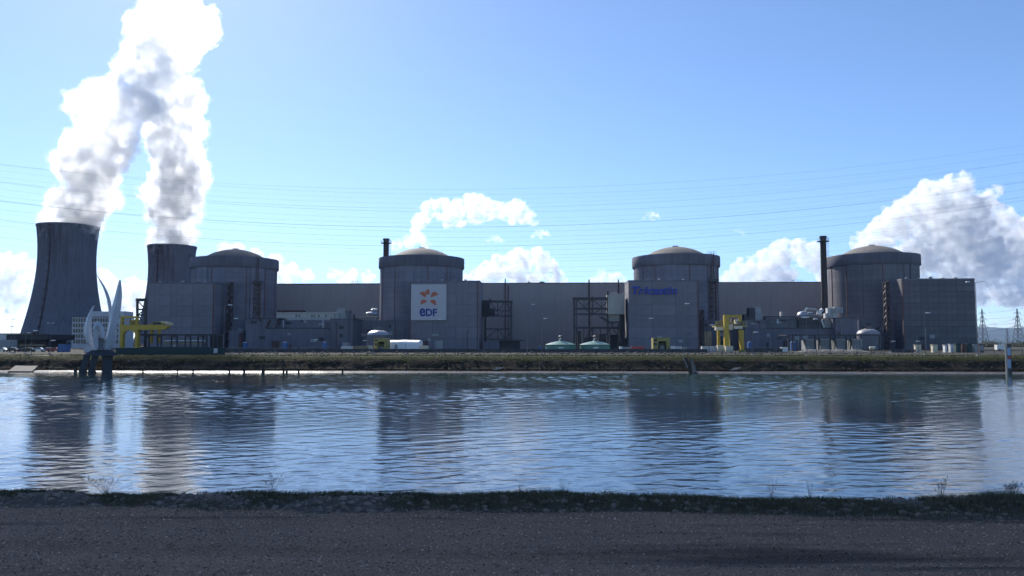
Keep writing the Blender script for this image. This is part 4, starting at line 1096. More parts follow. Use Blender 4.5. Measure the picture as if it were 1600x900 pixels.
for px in (L_, R_, M_):
    for py in (467, 482, 491, 512): beam(T.o, T.p(px, py, 8), T.p(px, py, 8) + Vector((0, 12, 0)), 0.4, DARK)
for a, b, y0, y1 in ((902, 908, 517, 546), (913, 930, 527, 546), (936, 947, 522, 546), (953, 975, 523, 546)): T.box('machine_housing', DARK, a, b, y0, y1, 12 + (a % 3), 6)
for i in range(4): T.box('stair_step', DARK, 936 + i * 3.2, 943 + i * 3.2, 494.5 + i * 2.2, 496.0 + i * 2.2, 9, 3)
T = PT('pale_box', 'pale panel clad box high between the steel frame and lettered block', 'building', 963, 6)
T.box('upper_box', CONC_P, 950, 975.5, 459, 491, 6, 12)
T.box('lower_box', CONC_P, 950.5, 968, 491.4, 506, 9, 8)
T.box('dark_bay', DARK, 968.4, 976, 491.4, 545, 9, 5)  # solid dark box beside the lower box
T.box('roof_rail', WHITE, 956, 964, 457.2, 457.8, 6.5, 0.3); T.box('roof_rail', WHITE, 972, 978, 457.2, 457.8, 6.5, 0.3)
T.beam((949.6, 461), (949.6, 455), 0.7, DARK, 6, 'vent_pipe')
for a, b in (((952, 503.5), (969, 503.5)), ((952, 503.5), (952, 506)), ((956.5, 504), (956.5, 512)), ((969, 503.5), (969, 512))): T.beam(a, b, 0.7, DARK, 5)

# ------------------------------------------------------------------ cranes
T = PT('gantry_crane', 'yellow gantry crane with rounded right end near the sculpture', 'crane', 212, -70, 'yellow gantry cranes')
def ybox(px0, px1, py0, py1, t, d, name, mat=YEL): return T.box(name, mat, px0, px1, py0, py1, t, d)
g = ybox(187, 250, 507.5, 515.5, -70, 2.2, 'girder'); ybox(187, 247, 507.8, 515.2, -62, 2.0, 'girder')
pl = [T.p(250.2, 507.5), T.p(262, 509), T.p(259, 514), T.p(250.2, 515.5)]
MB().prism([(q.x, q.z) for q in pl], 0, 2.2).build('girder_nose', YEL, T.o)
pl = [T.p(232, 507.4), T.p(238, 503.2), T.p(246, 502.0), T.p(254, 503.2), T.p(258.5, 507.4)]
MB().prism([(q.x, q.z) for q in pl], 0.3, 7).build('trolley_housing', YELD, T.o)
ybox(239, 250, 503.6, 507.2, -70.15, 0.4, 'trolley_louvre', DARK)
for px in (187.5, 211):
    for t in (-70, -62): ybox(px, px + 4.6, 515.6, None, t, 1.6, 'leg')
for t in (-70, -62):
    n = 10; arc = []
    for i in range(n + 1):
        a = math.pi * i / n; arc.append((201.8 - 9.4 * math.cos(a), 524 - 8 * math.sin(a)))
    a_ = [T.p(x, y, t) for x, y in arc]; top = [T.p(211, 515.5, t), T.p(192.2, 515.5, t)]
    MB().prism([(q.x, q.z) for q in a_ + top], t + 70, t + 71.2).build('arch_brace', YEL, T.o)
for px in (234.5, 246.5): ybox(px, px + 2.6, 515.6, 536, -62, 1.2, 'rear_leg')
for px in (188.5, 211.5): ybox(px, px + 2.6, 494.5, 507.3, -66, 1.2, 'upper_post')
ybox(188, 214.5, 494, 497, -66.2, 1.6, 'upper_beam'); ybox(191.3, 211.3, 501, 502, -66.2, 1.0, 'upper_rail')
ybox(203, 212, 499, 507.4, -64, 3, 'winch_cabin', YELD); ybox(205.5, 208.5, 498, 500.5, -66.6, 0.6, 'floodlight', WHITE)
T = PT('gantry_crane', 'tall yellow gantry crane with sunlit white girder right of the lettered block', 'crane', 1142, -84, 'yellow gantry cranes')
def ybox(px0, px1, py0, py1, t, d, name, mat=YEL): return T.box(name, mat, px0, px1, py0, py1, t, d)
ybox(1131.5, 1138.5, 492.5, None, -86, 1.8, 'leg'); ybox(1139.5, 1141.0, 510, None, -82, 1.4, 'leg_rib', YELD)
ybox(1121.2, 1125.2, 516, None, -72, 1.4, 'leg'); ybox(1154.5, 1162.5, 515.5, 523, -84, 1.6, 'leg_head')
pl = [T.p(1154.5, 523.2, -84), T.p(1162.5, 523.2, -84), T.p(1163.2, 549, -84), T.p(1158.2, 549, -84)]
MB().prism([(q.x, q.z) for q in pl], 0, 1.6).build('leg', YEL, T.o)
ybox(1131.5, 1159, 492.0, 495.5, -84, 1.5, 'upper_beam'); ybox(1154.6, 1158.8, 495.6, 503, -84, 1.5, 'upper_post')
ybox(1118.5, 1131.3, 511, 516, -85, 2, 'girder', CREAM); ybox(1138.6, 1145, 507, 515.5, -85, 2, 'girder', CREAM); ybox(1147, 1160, 509.5, 513.8, -86, 1.2, 'girder', CREAM)
ybox(1145.2, 1146.8, 506, 515.4, -84.6, 2, 'girder_stiffener', DARK)
ybox(1118, 1167, 508.6, 510.8, -83.0, 6, 'walkway', YELD)
for i in range(12):
    px = 1118.3 + i * 4.35; T.beam((px, 508.6), (px, 503.0), 0.16, YELD, -83, 'railing_post')
T.beam((1118.3, 503), (1131, 502.2), 0.2, YELD, -83, 'railing'); T.beam((1138.5, 502.6), (1166.5, 502.6), 0.2, YELD, -83, 'railing'); T.beam((1118.3, 506), (1166.5, 505.8), 0.16, YELD, -83, 'railing')
pts = [T.p(1118.3, 507, -77), T.p(1121, 503, -77), T.p(1127, 500.5, -77), T.p(1136, 500, -77)]
MB().tube(pts, 0.12, 6).build('hoop_rail', YELD, T.o)
ybox(1149, 1154.3, 499, 506, -85, 2.2, 'operator_cabin', CREAM); ybox(1152, 1156, 501.5, 505, -85.3, 0.4, 'cabin_window', GLASS); ybox(1143, 1148.6, 497.5, 504, -80, 3, 'winch', DARK)
for px in (1134, 1159.5): T.box('wheel_truck', YELD, px - 4, px + 4, 546.5, None, -86.2, 2)
def portal(px0, px1, py, t, label, dark=True):
    T = PT('yellow_portal', label, 'portal', (px0 + px1) / 2, t)
    w = (px1 - px0)
    T.box('side_frame', YELD, px0, px0 + w * 0.30, py, None, t, 5); T.box('side_frame', YELD, px1 - w * 0.22, px1, py, None, t, 5)
    T.box('lintel', YELD, px0 + w * 0.305, px1 - w * 0.225, py, py + 5.5, t, 5)
    T.box('opening_back', DARK, px0 + w * 0.305, px1 - w * 0.225, py + 5.6, None, t + 3.5, 0.5)
    T.box('machine', GREY, px0 + w * 0.40, px1 - w * 0.32, py + 12, None, t + 1.5, 1.5)
    T.box('louvre', DARK, px0 + w * 0.05, px0 + w * 0.24, py + 2, py + 5, t - 0.15, 0.3); T.box('louvre', DARK, px0 + w * 0.05, px0 + w * 0.24, py + 8, py + 12, t - 0.15, 0.3)
    T.box('cross_beam', YELD, px0 + w * 0.31, px1 - w * 0.23, py + 9, py + 10.2, t + 1, 0.5)
portal(584.5, 605.0, 528.5, -86, 'yellow framed portal left of the white tent')
portal(1020.5, 1046.8, 527.8, -86, 'yellow framed portal before the lettered block')

# ------------------------------------------------------------------ tent, containers, cabinets
T = PT('white_tent', 'long white fabric tent with arched roof before the sign block', 'tent', 630, -80)
x0, x1 = T.x(605.5), T.x(654); d = 9.0; z1, ze = T.z(531.0, 630), T.z(535.5, 630)
arch = [(0, 0), (0, ze)] + [(d / 2 - d / 2 * math.cos(math.pi * i / 10), ze + (z1 - ze) * math.sin(math.pi * i / 10)) for i in range(1, 10)] + [(d, ze), (d, 0)]
V, F = [], []
nx = 7; rr = random.Random(4)
for i in range(nx * 2 + 1):
    sag = rr.uniform(-0.10, 0.06)
    for (y, z) in arch: V.append((x0 + (x1 - x0) * i / (nx * 2), y, z + (sag if z > ze else 0)))
k = len(arch)
for i in range(nx * 2):
    for j in range(k - 1): F.append((i * k + j, i * k + j + 1, (i + 1) * k + j + 1, (i + 1) * k + j))
F += [tuple(range(k)), tuple(range(nx * 2 * k, nx * 2 * k + k))]
MB().add(V, F).build('fabric_cover', plain('tent_fabric', (0.78, 0.80, 0.84), 0.6, 0, 0.04), T.o)
for i in range(nx + 1):
    x = x0 + (x1 - x0) * i / nx; beam(T.o, (x, -0.03, 0), (x, -0.03, ze), 0.10, WHITE, 'hoop_post')
T.box('entrance', GREY, 617, 621, 538.5, None, -80.12, 0.2)
CONT = 'containers and cabins in the yard'
def container(px0, px1, py, t, mat, label, name='container', cat='container', d=2.5, ribs=True):
    T = PT(name, label, cat, (px0 + px1) / 2, t, CONT)
    x0, x1 = T.x(px0), T.x(px1); z = T.z(py, px0); w = x1 - x0
    MB().box(x0 + 0.05, x1 - 0.05, 0.06, d, 0.12, z - 0.1).build('body', mat, T.o)
    MB().box(x0, x1, 0, d + 0.05, z - 0.12, z).build('top_rail', mat, T.o)
    MB().box(x0, x1, 0, d + 0.05, 0, 0.14).build('bottom_rail', DARK, T.o)
    for x in (x0, x1 - 0.14): MB().box(x, x + 0.14, -0.01, 0.2, 0.14, z - 0.12).build('corner_post', mat, T.o)
    if ribs:
        n = max(3, int(w / 0.9))
        for i in range(1, n): beam(T.o, (x0 + w * i / n, 0.04, 0.14), (x0 + w * i / n, 0.04, z - 0.12), 0.1, mat, 'corrugation')
    return T
container(532.5, 549.5, 541, -92, PALE, 'pale blue grey site cabin left of the beige container', 'site_cabin', 'cabin')
container(553.5, 573, 541.2, -92, plain('container_beige', (0.24, 0.19, 0.12), 0.7), 'brownish beige container left of the yellow portal and tent')
container(573.5, 581.5, 540.2, -90, CREAM, 'small cream cabin touching the beige container', 'site_cabin', 'cabin')
container(655.5, 668, 540.2, -82, CREAM, 'small cream box at the right end of the white tent')
container(968.3, 972.5, 541.5, -88, WHITE, 'narrow white cabinet left of the red container', 'cabinet', 'cabinet')
container(973, 986.5, 542.2, -88, GREY, 'grey container between the white cabinet and the red container')
container(987, 1006.5, 541.6, -89, REDC, 'red container before the lettered block')
container(1048, 1054.5, 540.8, -88, WHITE, 'slim white container right of the yellow portal')
container(1055, 1064, 541.2, -87, PALE, 'light grey container beside the slim white one')
container(1065, 1073.5, 542, -86, GREY, 'small grey cabin by the corner of the lettered block', 'site_cabin', 'cabin')
container(1097, 1120, 541.0, -88, PALE, 'whitish container left of the tall yellow gantry')
container(1121.5, 1131, 539.5, -90, CREAM, 'cream box at the foot of the tall yellow gantry')
container(1134, 1145.5, 540.5, -93, CREAM, 'cream box between the legs of the tall yellow gantry')
container(1222, 1231, 542.6, -92, WHITE, 'small white cabin under the left end of the dark canopy', 'site_cabin', 'cabin')
container(394 / 3, 456 / 3 - 5, 541.0, -110, PALE, 'white cabin left of the sculpture', 'site_cabin', 'cabin')
container(90.5, 103.5, 537.8, -95, BLUE, 'blue container with white roof before the big cooling tower')
for px0, px1, py0, py1, ex, lab in ((379, 385, 535.5, 543, 0, 'blue door box at the round annex'), (441.3, 448.3, 535, 543.5, 0, 'blue locker below the stepped low building'), (504.2, 510, 535, 543.5, 0, 'blue locker at the foot of the taller grey box'),
                         (1169, 1174.5, 534.5, 543, 0, 'blue locker right of the tall yellow gantry'), (1236, 1244, 534.5, 543, 0, 'blue locker behind the dark canopy post'), (842, 846, 541, 548, 0, 'small blue locker left of the green tanks')):
    T = PT('blue_locker', lab, 'locker', (px0 + px1) / 2, -40, 'blue lockers along the wall')
    T.box('body', BLUE, px0, px1, py0, None, -40, 1.5); T.box('lid', WHITE, px0 + 1, px1 - 1, py0 - 0.8, py0, -39.8, 1.0); T.box('door', BLUE, px0 + 0.8, px1 - 0.8, py0 + 1.5, py1 - 0.5, -40.1, 0.12)
for i, (a, b, py, mt, lab) in enumerate(((1431, 1434.5, 538.7, CREAM, 'narrow cream cabinet, left of a pair by the last block'), (1435.6, 1439.4, 538.7, CREAM, 'cream cabinet, right of a pair by the last block'), (1457.5, 1464.8, 538.5, CREAM, 'broad cream cabinet in the middle before the last block'),
                           (1476.5, 1479.3, 538.8, WHITE, 'slim bright white cabinet before the last block'), (1485, 1490.5, 537.5, PALE, 'pale grey cabinet right of the slim white one'), (1494, 1501.5, 537.0, GRND, 'dark green cabinet before the right part of the last block'),
                           (1504, 1510, 537.5, RUST, 'dark brown cabinet near the right corner of the last block'), (1511.5, 1519, 537.0, GRND, 'dark green cabinet beside the brown one'), (1521, 1526.5, 537.8, GREY, 'grey cabinet at the right corner of the last block'), (1530.5, 1537, 538.0, DARK, 'black cabinet just right of the lamp post at the last block'))):
    T = PT('equipment_cabinet', lab, 'cabinet', (a + b) / 2, -95, 'equipment cabinets before the last block')
    T.box('body', mt, a, b, py + 0.7, None, -95, 1.4); T.box('roof', mt, a - 0.3, b + 0.3, py, py + 0.7, -95.2, 1.8); T.box('door', GREY if mt is DARK else mt, a + 0.5, b - 0.5, py + 1.6, 548.5, -95.06, 0.08)
T = PT('horizontal_tank', 'small cream cylinder tank lying near the last dome tank', 'tank', 1364, -92)
c = T.p(1364, 543.8)
MB().tube([(T.x(1360), 0.8, c.z), (T.x(1360.4), 0.8, c.z), (T.x(1368.6), 0.8, c.z), (T.x(1369), 0.8, c.z)], 0.5, 12, [0.35, 0.5, 0.5, 0.35]).build('vessel', CREAM, T.o, smooth=True)
for px in (1361.5, 1367.5): MB().box(T.x(px) - 0.1, T.x(px) + 0.1, 0.4, 1.2, 0, c.z - 0.3).build('saddle', DARK, T.o)
# canopy over transformer modules
T = PT('dark_canopy', 'long dark steel canopy before the last dome', 'canopy', 1305, -58)
T.box('roof', DARK, 1229, 1381, 523.0, 524.2, -60, 10)
for i, px in enumerate((1232, 1238.5, 1273.5, 1280, 1298, 1304.5, 1322.5, 1329, 1374)):
    T.beam((px, 524), (px, 547.5), 0.32 if i % 2 else 0.42, DARK, -60, 'post')
    T.beam((px, 524), (px, 547.5), 0.3, DARK, -51, 'post')
for k, (a, b) in enumerate(((1258, 1274.5), (1282, 1298.2), (1306, 1322.5), (1331, 1347))):
    U = PT('transformer_module', ('leftmost', 'second', 'third', 'rightmost')[k] + ' grey module with pale frame under the dark canopy', 'module', (a + b) / 2, -56, 'grey modules under the dark canopy')
    U.box('body', GREY, a + 0.8, b - 0.8, 531.5, None, -55.5, 5); U.box('top_frame', PALE, a, b, 529.8, 531.4, -56, 0.5); U.box('side_frame', PALE, b - 1.6, b, 531.5, 542, -56, 0.5); U.box('plinth', WHITE, a + 3, a + 6.5, 542.3, 543.2, -56.2, 0.4)
    # gravel heap in front
    hp = PT('gravel_heap', ('leftmost', 'second', 'third', 'rightmost')[k] + ' pale gravel heap before the dark canopy', 'heap', a + 10 - k * 2, -88, 'pale gravel heaps')
    V, F = [], []; n = 20; L, hgt = 4.6, 0.95
    for i in range(n + 1):
        for j in range(9):
            u, v = i / n * 2 - 1, j / 8 * 2 - 1
            z = hgt * max(0, 1 - abs(u) ** 1.6) * max(0, 1 - v * v) + 0.10 * math.sin(i * 2.1 + k) * math.cos(j * 1.7)
            V.append((u * L, v * 2.5, max(-0.05, z)))
    for i in range(n):
        for j in range(8): F.append((i * 9 + j, (i + 1) * 9 + j, (i + 1) * 9 + j + 1, i * 9 + j + 1))
    MB().add(V, F).build('gravel_mound', plain('heap_gravel', (0.15, 0.145, 0.135), 0.95, 0, 0.25, 1.5), hp.o, smooth=True)
# pipe rack and green hoarding left
T = PT('pipe_rack', 'dark steel rack of square bays behind the green hoarding', 'steel frame', 282, -66)
T.beam((216, 523.2), (349, 523.4), 0.6, DARK); T.beam((216, 543), (349, 543), 0.5, DARK)
for px in (217, 226, 233, 246, 252, 268, 276.5, 289.5, 297.5, 309.5, 317, 323, 329, 334, 340, 348): T.beam((px, 523), (px, 546), 0.42, DARK, None, 'post')
for a in (226, 246, 268, 289.5, 309.5): T.beam((a, 525.5), (a + 8, 525.5), 0.4, DARK)
for a, b in ((258, 272), (279, 292), (299, 315)):
    T.box('skylight', WHITE, a, b, 531.4, 532.8, -60, 3)
T.box('screen_wall', DARK, 330, 349, 524, None, -63, 1.0)
T.box('yellow_pipe_bundle', YELD, 255, 318, 536.0, 538.0, -62, 1.0)
T = PT('steel_tower', 'small braced dark steel tower left of the first square block', 'steel frame', 222, -40)
for a, b in (((214.6, 468), (214.6, 545)), ((227.4, 468), (227.4, 545))): T.beam(a, b, 0.75, DARK); T.beam(a, b, 0.6, DARK, -36)
for y in (468.5, 483.5, 492, 508): T.beam((213, y), (228, y), 0.6 if y > 470 else 1.1, DARK); T.beam((213, y), (228, y), 0.5, DARK, -36)
for a, b in (((215, 470), (227, 483)), ((215, 492), (227, 483.5)), ((215, 492), (227, 508)), ((215, 523), (227, 508))): T.beam(a, b, 0.35, DARK)
T = PT('hoarding', 'dark green sheet hoarding along the far bank near the sculpture', 'hoarding', 268, -158)
x0, x1 = T.x(181), T.x(352.5); n = 26; zt_ = T.z(543.5, 268)
cache = {}
for i in range(n):
    a, b = x0 + (x1 - x0) * i / n, x0 + (x1 - x0) * (i + 1) / n
    if 0 not in cache:
        q = MB(); w = b - a - 0.05; q.box(0, w, 0, 0.05, 0.05, zt_)
        for j in range(6): q.box(w * (j + 0.3) / 6, w * (j + 0.6) / 6, -0.03, 0.0, 0.05, zt_)
        cache[0] = q.mesh('sheet'); cache[0].materials.append(GRND)
    o = bpy.data.objects.new('sheet', cache[0]); COL.objects.link(o); o.parent = T.o; o.location = (a, 0.02 * ((i * 5) % 3), 0)
    beam(T.o, (a, 0.1, 0), (a, 0.1, zt_ + 0.15), 0.1, DARK, 'post')
T.box('white_notice', PALE, 334, 340, 544.5, 551.5, -158.15, 0.06)
T = PT('parapet_wall', 'long dark low wall along the yard beyond the fence', 'wall', 700, -104)
T.box('wall', plain('dark_wall_render', (0.06, 0.062, 0.07), 0.85), 353, 1105, 545.2, None, -104, 0.5)
for i in range(26):
    px = 354 + i * 29; T.box('wall_pier', plain('dark_wall_render', (0.06, 0.062, 0.07), 0.85), px, px + 1.4, 544.6, None, -104.15, 0.8)
for i, (a, b, py) in enumerate(((353, 404, 543.3), (421, 465, 543.6), (466, 518, 543.2), (1165, 1222, 543.0), (1392, 1430, 546))):
    T = PT('dark_barrier', ('dark mesh barrier below the round annex', 'dark mesh barrier below the stepped building', 'dark mesh barrier right of the low white lamp', 'dark mesh barrier right of the tall yellow gantry', 'dark mesh barrier left of the cream cabinets')[i], 'barrier', (a + b) / 2, -98, 'dark barriers in the yard')
    z = T.z(py, a); xa, xb = T.x(a), T.x(b)
    MB().box(xa, xb, 0, 0.1, 0.0, z * 0.85).build('screen', DARK, T.o); MB().box(xa, xb, -0.03, 0.13, z - 0.08, z).build('rail', GALV, T.o)
    for k in range(7): beam(T.o, (xa + (xb - xa) * k / 6, -0.08, 0), (xa + (xb - xa) * k / 6, -0.08, z), 0.1, GALV if k % 2 else DARK, 'post')

# ------------------------------------------------------------------ doors, louvres, pipes and railings that break up the plain walls
def dress(o, x0, x1, y, z1, seed, doors=2, louvres=3, pipes=3, rail=True, z0=0.0):
    rr = random.Random(seed); w = x1 - x0
    for i in range(doors):
        x = x0 + w * rr.uniform(0.08, 0.9); MB().box(x, x + rr.choice((1.2, 2.6, 3.4)), y - 0.10, y + 0.1, z0, z0 + rr.choice((2.3, 3.2, 4.0))).build('door', rr.choice((DARK, RUST, GREY, GRND)), o)
    for i in range(louvres):
        x = x0 + w * rr.uniform(0.05, 0.9); z = z0 + (z1 - z0) * rr.uniform(0.35, 0.8)
        lv = MB().box(x, x + rr.uniform(1.2, 3.0), y - 0.08, y + 0.1, z, z + rr.uniform(0.8, 1.6)).build('louvre', rr.choice((DARK, GREY)), o)
    for i in range(pipes):
        x = x0 + w * rr.uniform(0.03, 0.97); k = rr.uniform(0.6, 1.0)
        MB().tube([(x, y - 0.25, z0), (x, y - 0.25, z0 + (z1 - z0) * k), (x + rr.choice((-1, 1)) * rr.uniform(0.5, 3), y - 0.25, z0 + (z1 - z0) * k)], rr.uniform(0.07, 0.16), 6).build('pipe', rr.choice((GALV, REDP, GREY)), o)
    if rail:
        n = max(4, int(w / 2.2)); r0 = MB().box(x0, x1, y + 0.25, y + 0.30, z1 + 1.0, z1 + 1.06).box(x0, x1, y + 0.25, y + 0.30, z1 + 0.5, z1 + 0.55).build('roof_railing', GALV, o)
        for i in range(n + 1): beam(r0, (x0 + w * i / n, y + 0.27, z1), (x0 + w * i / n, y + 0.27, z1 + 1.05), 0.06, GALV, 'railing_post')
for k, o in enumerate([q for q in COL.objects if q.type == 'EMPTY' and q.name.startswith('low_building')]):
    for ch in list(o.children):
        if ch.name.split('.')[0] in ('wall', 'upper_wall', 'block'):
            co = [v.co for v in ch.data.vertices]; x0, x1 = min(v.x for v in co), max(v.x for v in co); y = min(v.y for v in co); z0, z1 = min(v.z for v in co), max(v.z for v in co)
            big = x1 - x0 > 18
            dress(o, x0, x1, y, z1, 40 + k, 2 if z0 < 1 else 0, 4 if big else 2, 4 if big else 2, True, z0)
for T, k in ((B1, 1), (B2, 2), (B3, 3), (B4, 4)):
    dress(T.o, T.xx[0] + 1, T.xx[1] - 1, -0.03, 9.0, 70 + k, 2, 2, 2, False)
    n = 5
    for i in range(n): MB().box(T.xx[0] + 3 + i * 5.2, T.xx[0] + 3.9 + i * 5.2, 3, 4.2, T.xx[2], T.xx[2] + (0.7, 0.4, 1.0, 0.5, 0.8)[i]).build('roof_vent', GREY, T.o)

# ------------------------------------------------------------------ far left: office block, sheds, parked cars
T = PT('office_building', 'white gridded office block with small windows behind the sculpture', 'building', 150, 120)
T.box('wall', PALE, 113.2, 188, 495.5, None, 120.5, 16)
T.box('roof_storey', PALE, 144, 195, 486.5, 496, 124, 10)
T.box('roof_edge', DARK, 112.8, 188.4, 494.6, 495.6, 120.2, 16.6)
wx, wh = T.x(116.8) - T.x(114.3), T.z(497.3, 150) - T.z(503.1, 150)
wme = MB().box(0, wx, -0.06, 0.2, 0, wh).mesh('window'); wme.materials.append(GLASS)
fme = MB().box(-0.25, 0, -0.35, 0.5, -0.3, wh + 0.3).mesh('mullion'); fme.materials.append(PALE)
for c in range(17):
    for r_ in range(5):
        q = T.p(114.4 + c * 4.22, 503.1 + r_ * 8.35, 120.45)
        o = bpy.data.objects.new('window', wme); COL.objects.link(o); o.parent = T.o; o.location = q
        f = bpy.data.objects.new('mullion', fme); COL.objects.link(f); f.parent = o
T = PT('pale_shed', 'pale grey flat shed at the left edge', 'building', 10, 10)
T.box('wall', PALE, -30, 27, 521.5, None, 10, 20); T.box('roof', DARK, -31, 27.4, 520.8, 521.5, 9.6, 21); T.box('plinth', GREY, -30, 26.6, 531, None, 9.8, 0.2)
T = PT('dark_shed', 'dark overhanging flat shed before the big cooling tower', 'building', 50, -10)
T.box('upper_floor', plain('shed_dark', (0.035, 0.03, 0.032), 0.7), 10, 74, 522.5, 531, -14, 20)
T.box('wall', plain('shed_dark', (0.035, 0.03, 0.032), 0.7), 27, 73, 531.1, None, -10, 14)
T.box('window_band', GLASS, 30, 70, 538, 541, -10.1, 0.2)
for i in range(5): T.box('window_post', GREY, 33 + i * 8, 33.4 + i * 8, 538, 541, -10.2, 0.2)
T.box('roof_vent', RUST, 45, 50, 518.8, 522.4, -8, 3)
# parked cars
def make_car(label, mat, s, t, rz):
    c = thing('parked_car', label, 'car', pw(s, t, GZ), -PHI + rz, 'cars parked at the far left')
    prof = [(-2.1, 0.35), (-2.12, 0.75), (-1.95, 0.88), (-1.35, 0.95), (-0.75, 1.42), (0.75, 1.45), (1.45, 0.98), (2.05, 0.86), (2.12, 0.4)]
    MB().prism(prof, -0.82, 0.82).build('body', mat, c)
    for y in (-0.83, 0.79):
        MB().prism([(-1.18, 0.98), (-0.72, 1.36), (-0.05, 1.38), (-0.05, 0.98)], y, y + 0.04).build('window', GLASS, c); MB().prism([(0.03, 0.98), (0.03, 1.38), (0.68, 1.37), (1.18, 0.98)], y, y + 0.04).build('window', GLASS, c)
    for x in (-1.3, 1.35):
        for y in (-0.84, 0.64):
            w = MB().lathe([(0.01, 0), (0.31, 0), (0.31, 0.2), (0.01, 0.2)], 14); w.v = [(x + a, y + z_, 0.31 + b) for a, b, z_ in w.v]; w.build('wheel', RUBBER, c)
    for y in (-0.7, 0.5): MB().box(2.06, 2.13, y, y + 0.25, 0.6, 0.75).build('headlight', WHITE, c)
cm = [plain('car_silver', (0.45, 0.46, 0.48), 0.3, 0.3), plain('car_black', (0.02, 0.02, 0.025), 0.25), plain('car_white', (0.7, 0.7, 0.7), 0.3), plain('car_blue', (0.04, 0.07, 0.2), 0.3), plain('car_red', (0.3, 0.03, 0.03), 0.3)]
for k, (px, mi, lab) in enumerate(((3, 0, 'silver car at the left edge of the parking row'), (17, 1, 'black car second from the left edge of the parking row'), (31, 3, 'dark blue car below the left end of the dark shed'), (45, 1, 'black car in the middle below the dark shed'),
                          (57, 2, 'white car at the right end of the dark shed'), (70, 3, 'dark blue car just right of the white car'), (84, 4, 'red car left of the blue container'))):
    make_car(lab, cm[mi], S(px, -90), -90 + (k % 3), R(180 * (k % 2) + 4 * k))
# white van far right
c = thing('parked_van', 'small white van far right beyond the lamp post', 'van', pw(S(1566, -40), -40, GZ), -PHI, None)
MB().prism([(-2.4, 0.4), (-2.4, 2.3), (1.0, 2.35), (1.7, 1.35), (2.4, 1.15), (2.45, 0.4)], -0.95, 0.95).build('body', WHITE, c)
MB().prism([(0.2, 1.4), (0.2, 2.1), (0.95, 2.1), (1.45, 1.4)], -0.97, -0.94).build('window', GLASS, c)
for x in (-1.5, 1.5):
    w = MB().lathe([(0.01, 0), (0.36, 0), (0.36, 0.22), (0.01, 0.22)], 14); w.v = [(x + a, -0.98 + z_, 0.36 + b) for a, b, z_ in w.v]; w.build('wheel', RUBBER, c)
# slipway
a, b, c_, d = (S(47, -171.6), S(77, -171.6), S(52, -183.5), S(14, -183.5))
q = MB(); lift = 0.14
q.hexa([pw(d, -183.5, -0.6), pw(c_, -183.5, -0.6), pw(b, -171.6, 2.6), pw(a, -171.6, 2.6), pw(d, -183.5, 0.05 + lift), pw(c_, -183.5, 0.05 + lift), pw(b, -171.6, 3.3 + lift), pw(a, -171.6, 3.3 + lift)])
structure(q.build('slipway', concrete('slipway_concrete', (0.12, 0.112, 0.105), 0.2)))

# ------------------------------------------------------------------ flame sculpture
t = -183.0
T = PT('flame_sculpture', 'white flame shaped sculpture of curved blades on dark piers in the water', 'sculpture', 155, t, z=0.0)
SCW = plain('sculpture_white', (0.37, 0.40, 0.46), 0.4, 0, 0.08); SCD = plain('sculpture_pier', (0.035, 0.04, 0.05), 0.7)
def blade(left, right, thick, dt, name):
    """left and right outlines from root to tip; lens shaped section"""
    def samp(pl, n):
        pl = np.array(pl, float); d_ = np.r_[0, np.cumsum(np.hypot(*np.diff(pl, axis=0).T))]; u = np.linspace(0, d_[-1], n)
        # smooth with a running mean of the dense polyline
        X_, Y_ = np.interp(u, d_, pl[:, 0]), np.interp(u, d_, pl[:, 1])
        for _ in range(3):
            X_[1:-1] = (X_[:-2] + 2 * X_[1:-1] + X_[2:]) / 4; Y_[1:-1] = (Y_[:-2] + 2 * Y_[1:-1] + Y_[2:]) / 4
        return list(zip(X_, Y_))
    n = 22; l, r_ = samp(left, n), samp(right, n); V, F = [], []
    for i in range(n):
        k = i / (n - 1); a_, b_ = T.p(*l[i], t + dt), T.p(*r_[i], t + dt); m_ = (a_ * 0.45 + b_ * 0.55); th = thick * (0.25 + 0.75 * math.sin(math.pi * min(1, 0.25 + k * 0.75)))
        V += [a_, m_ + Vector((0, -th, 0)), b_, m_ + Vector((0, th, 0))]
    for i in range(n - 1):
        for j in range(4):
            F.append((i * 4 + j, i * 4 + (j + 1) % 4, (i + 1) * 4 + (j + 1) % 4, (i + 1) * 4 + j))
    F += [(0, 1, 2, 3), tuple((n - 1) * 4 + j for j in range(4))]
    MB().add(V, F).build(name, SCW, T.o, smooth=True)
blade([(162, 545), (166, 520), (170, 505), (171, 490), (177.5, 471), (183, 448), (186, 437.5)], [(169, 546), (175.6, 533), (183, 509), (189, 484), (191, 463), (190.5, 450), (188.8, 437.5)], 1.0, 0, 'tall_blade')
blade([(168, 547), (171, 538), (174, 528), (178, 515)], [(172, 547.5), (178, 541), (182, 531), (183, 518)], 0.8, 0.9, 'low_blade')
blade([(170, 500), (169.5, 485), (167, 467), (160.5, 448), (150, 428.5)], [(176, 494), (174.7, 478.6), (172, 465), (165, 449), (150.8, 428.2)], 0.5, 2.6, 'back_blade')
blade([(144, 546), (136.5, 537), (131, 526), (130.8, 511), (137, 492), (145.2, 478.5)], [(150, 545), (146, 535), (143.6, 522), (142.6, 503), (144.6, 488), (147, 478.8)], 0.8, 0.2, 'left_blade')
blade([(146.5, 546), (145, 514.5), (146.2, 503), (152, 500.2), (159, 503), (163, 512), (164.4, 528)], [(153.8, 546), (153.6, 522), (153.8, 513), (154.8, 510.5), (156, 512), (156.6, 519), (157, 528)], 0.9, -0.8, 'inner_arch')
MB().hexa([T.p(128, 556, t - 1.5), T.p(185, 556, t - 1.5), T.p(185, 556, t + 4), T.p(128, 556, t + 4), T.p(143, 547, t - 0.5), T.p(176, 547, t - 0.5), T.p(176, 547, t + 3), T.p(143, 547, t + 3)]).build('base_slab', SCD, T.o)
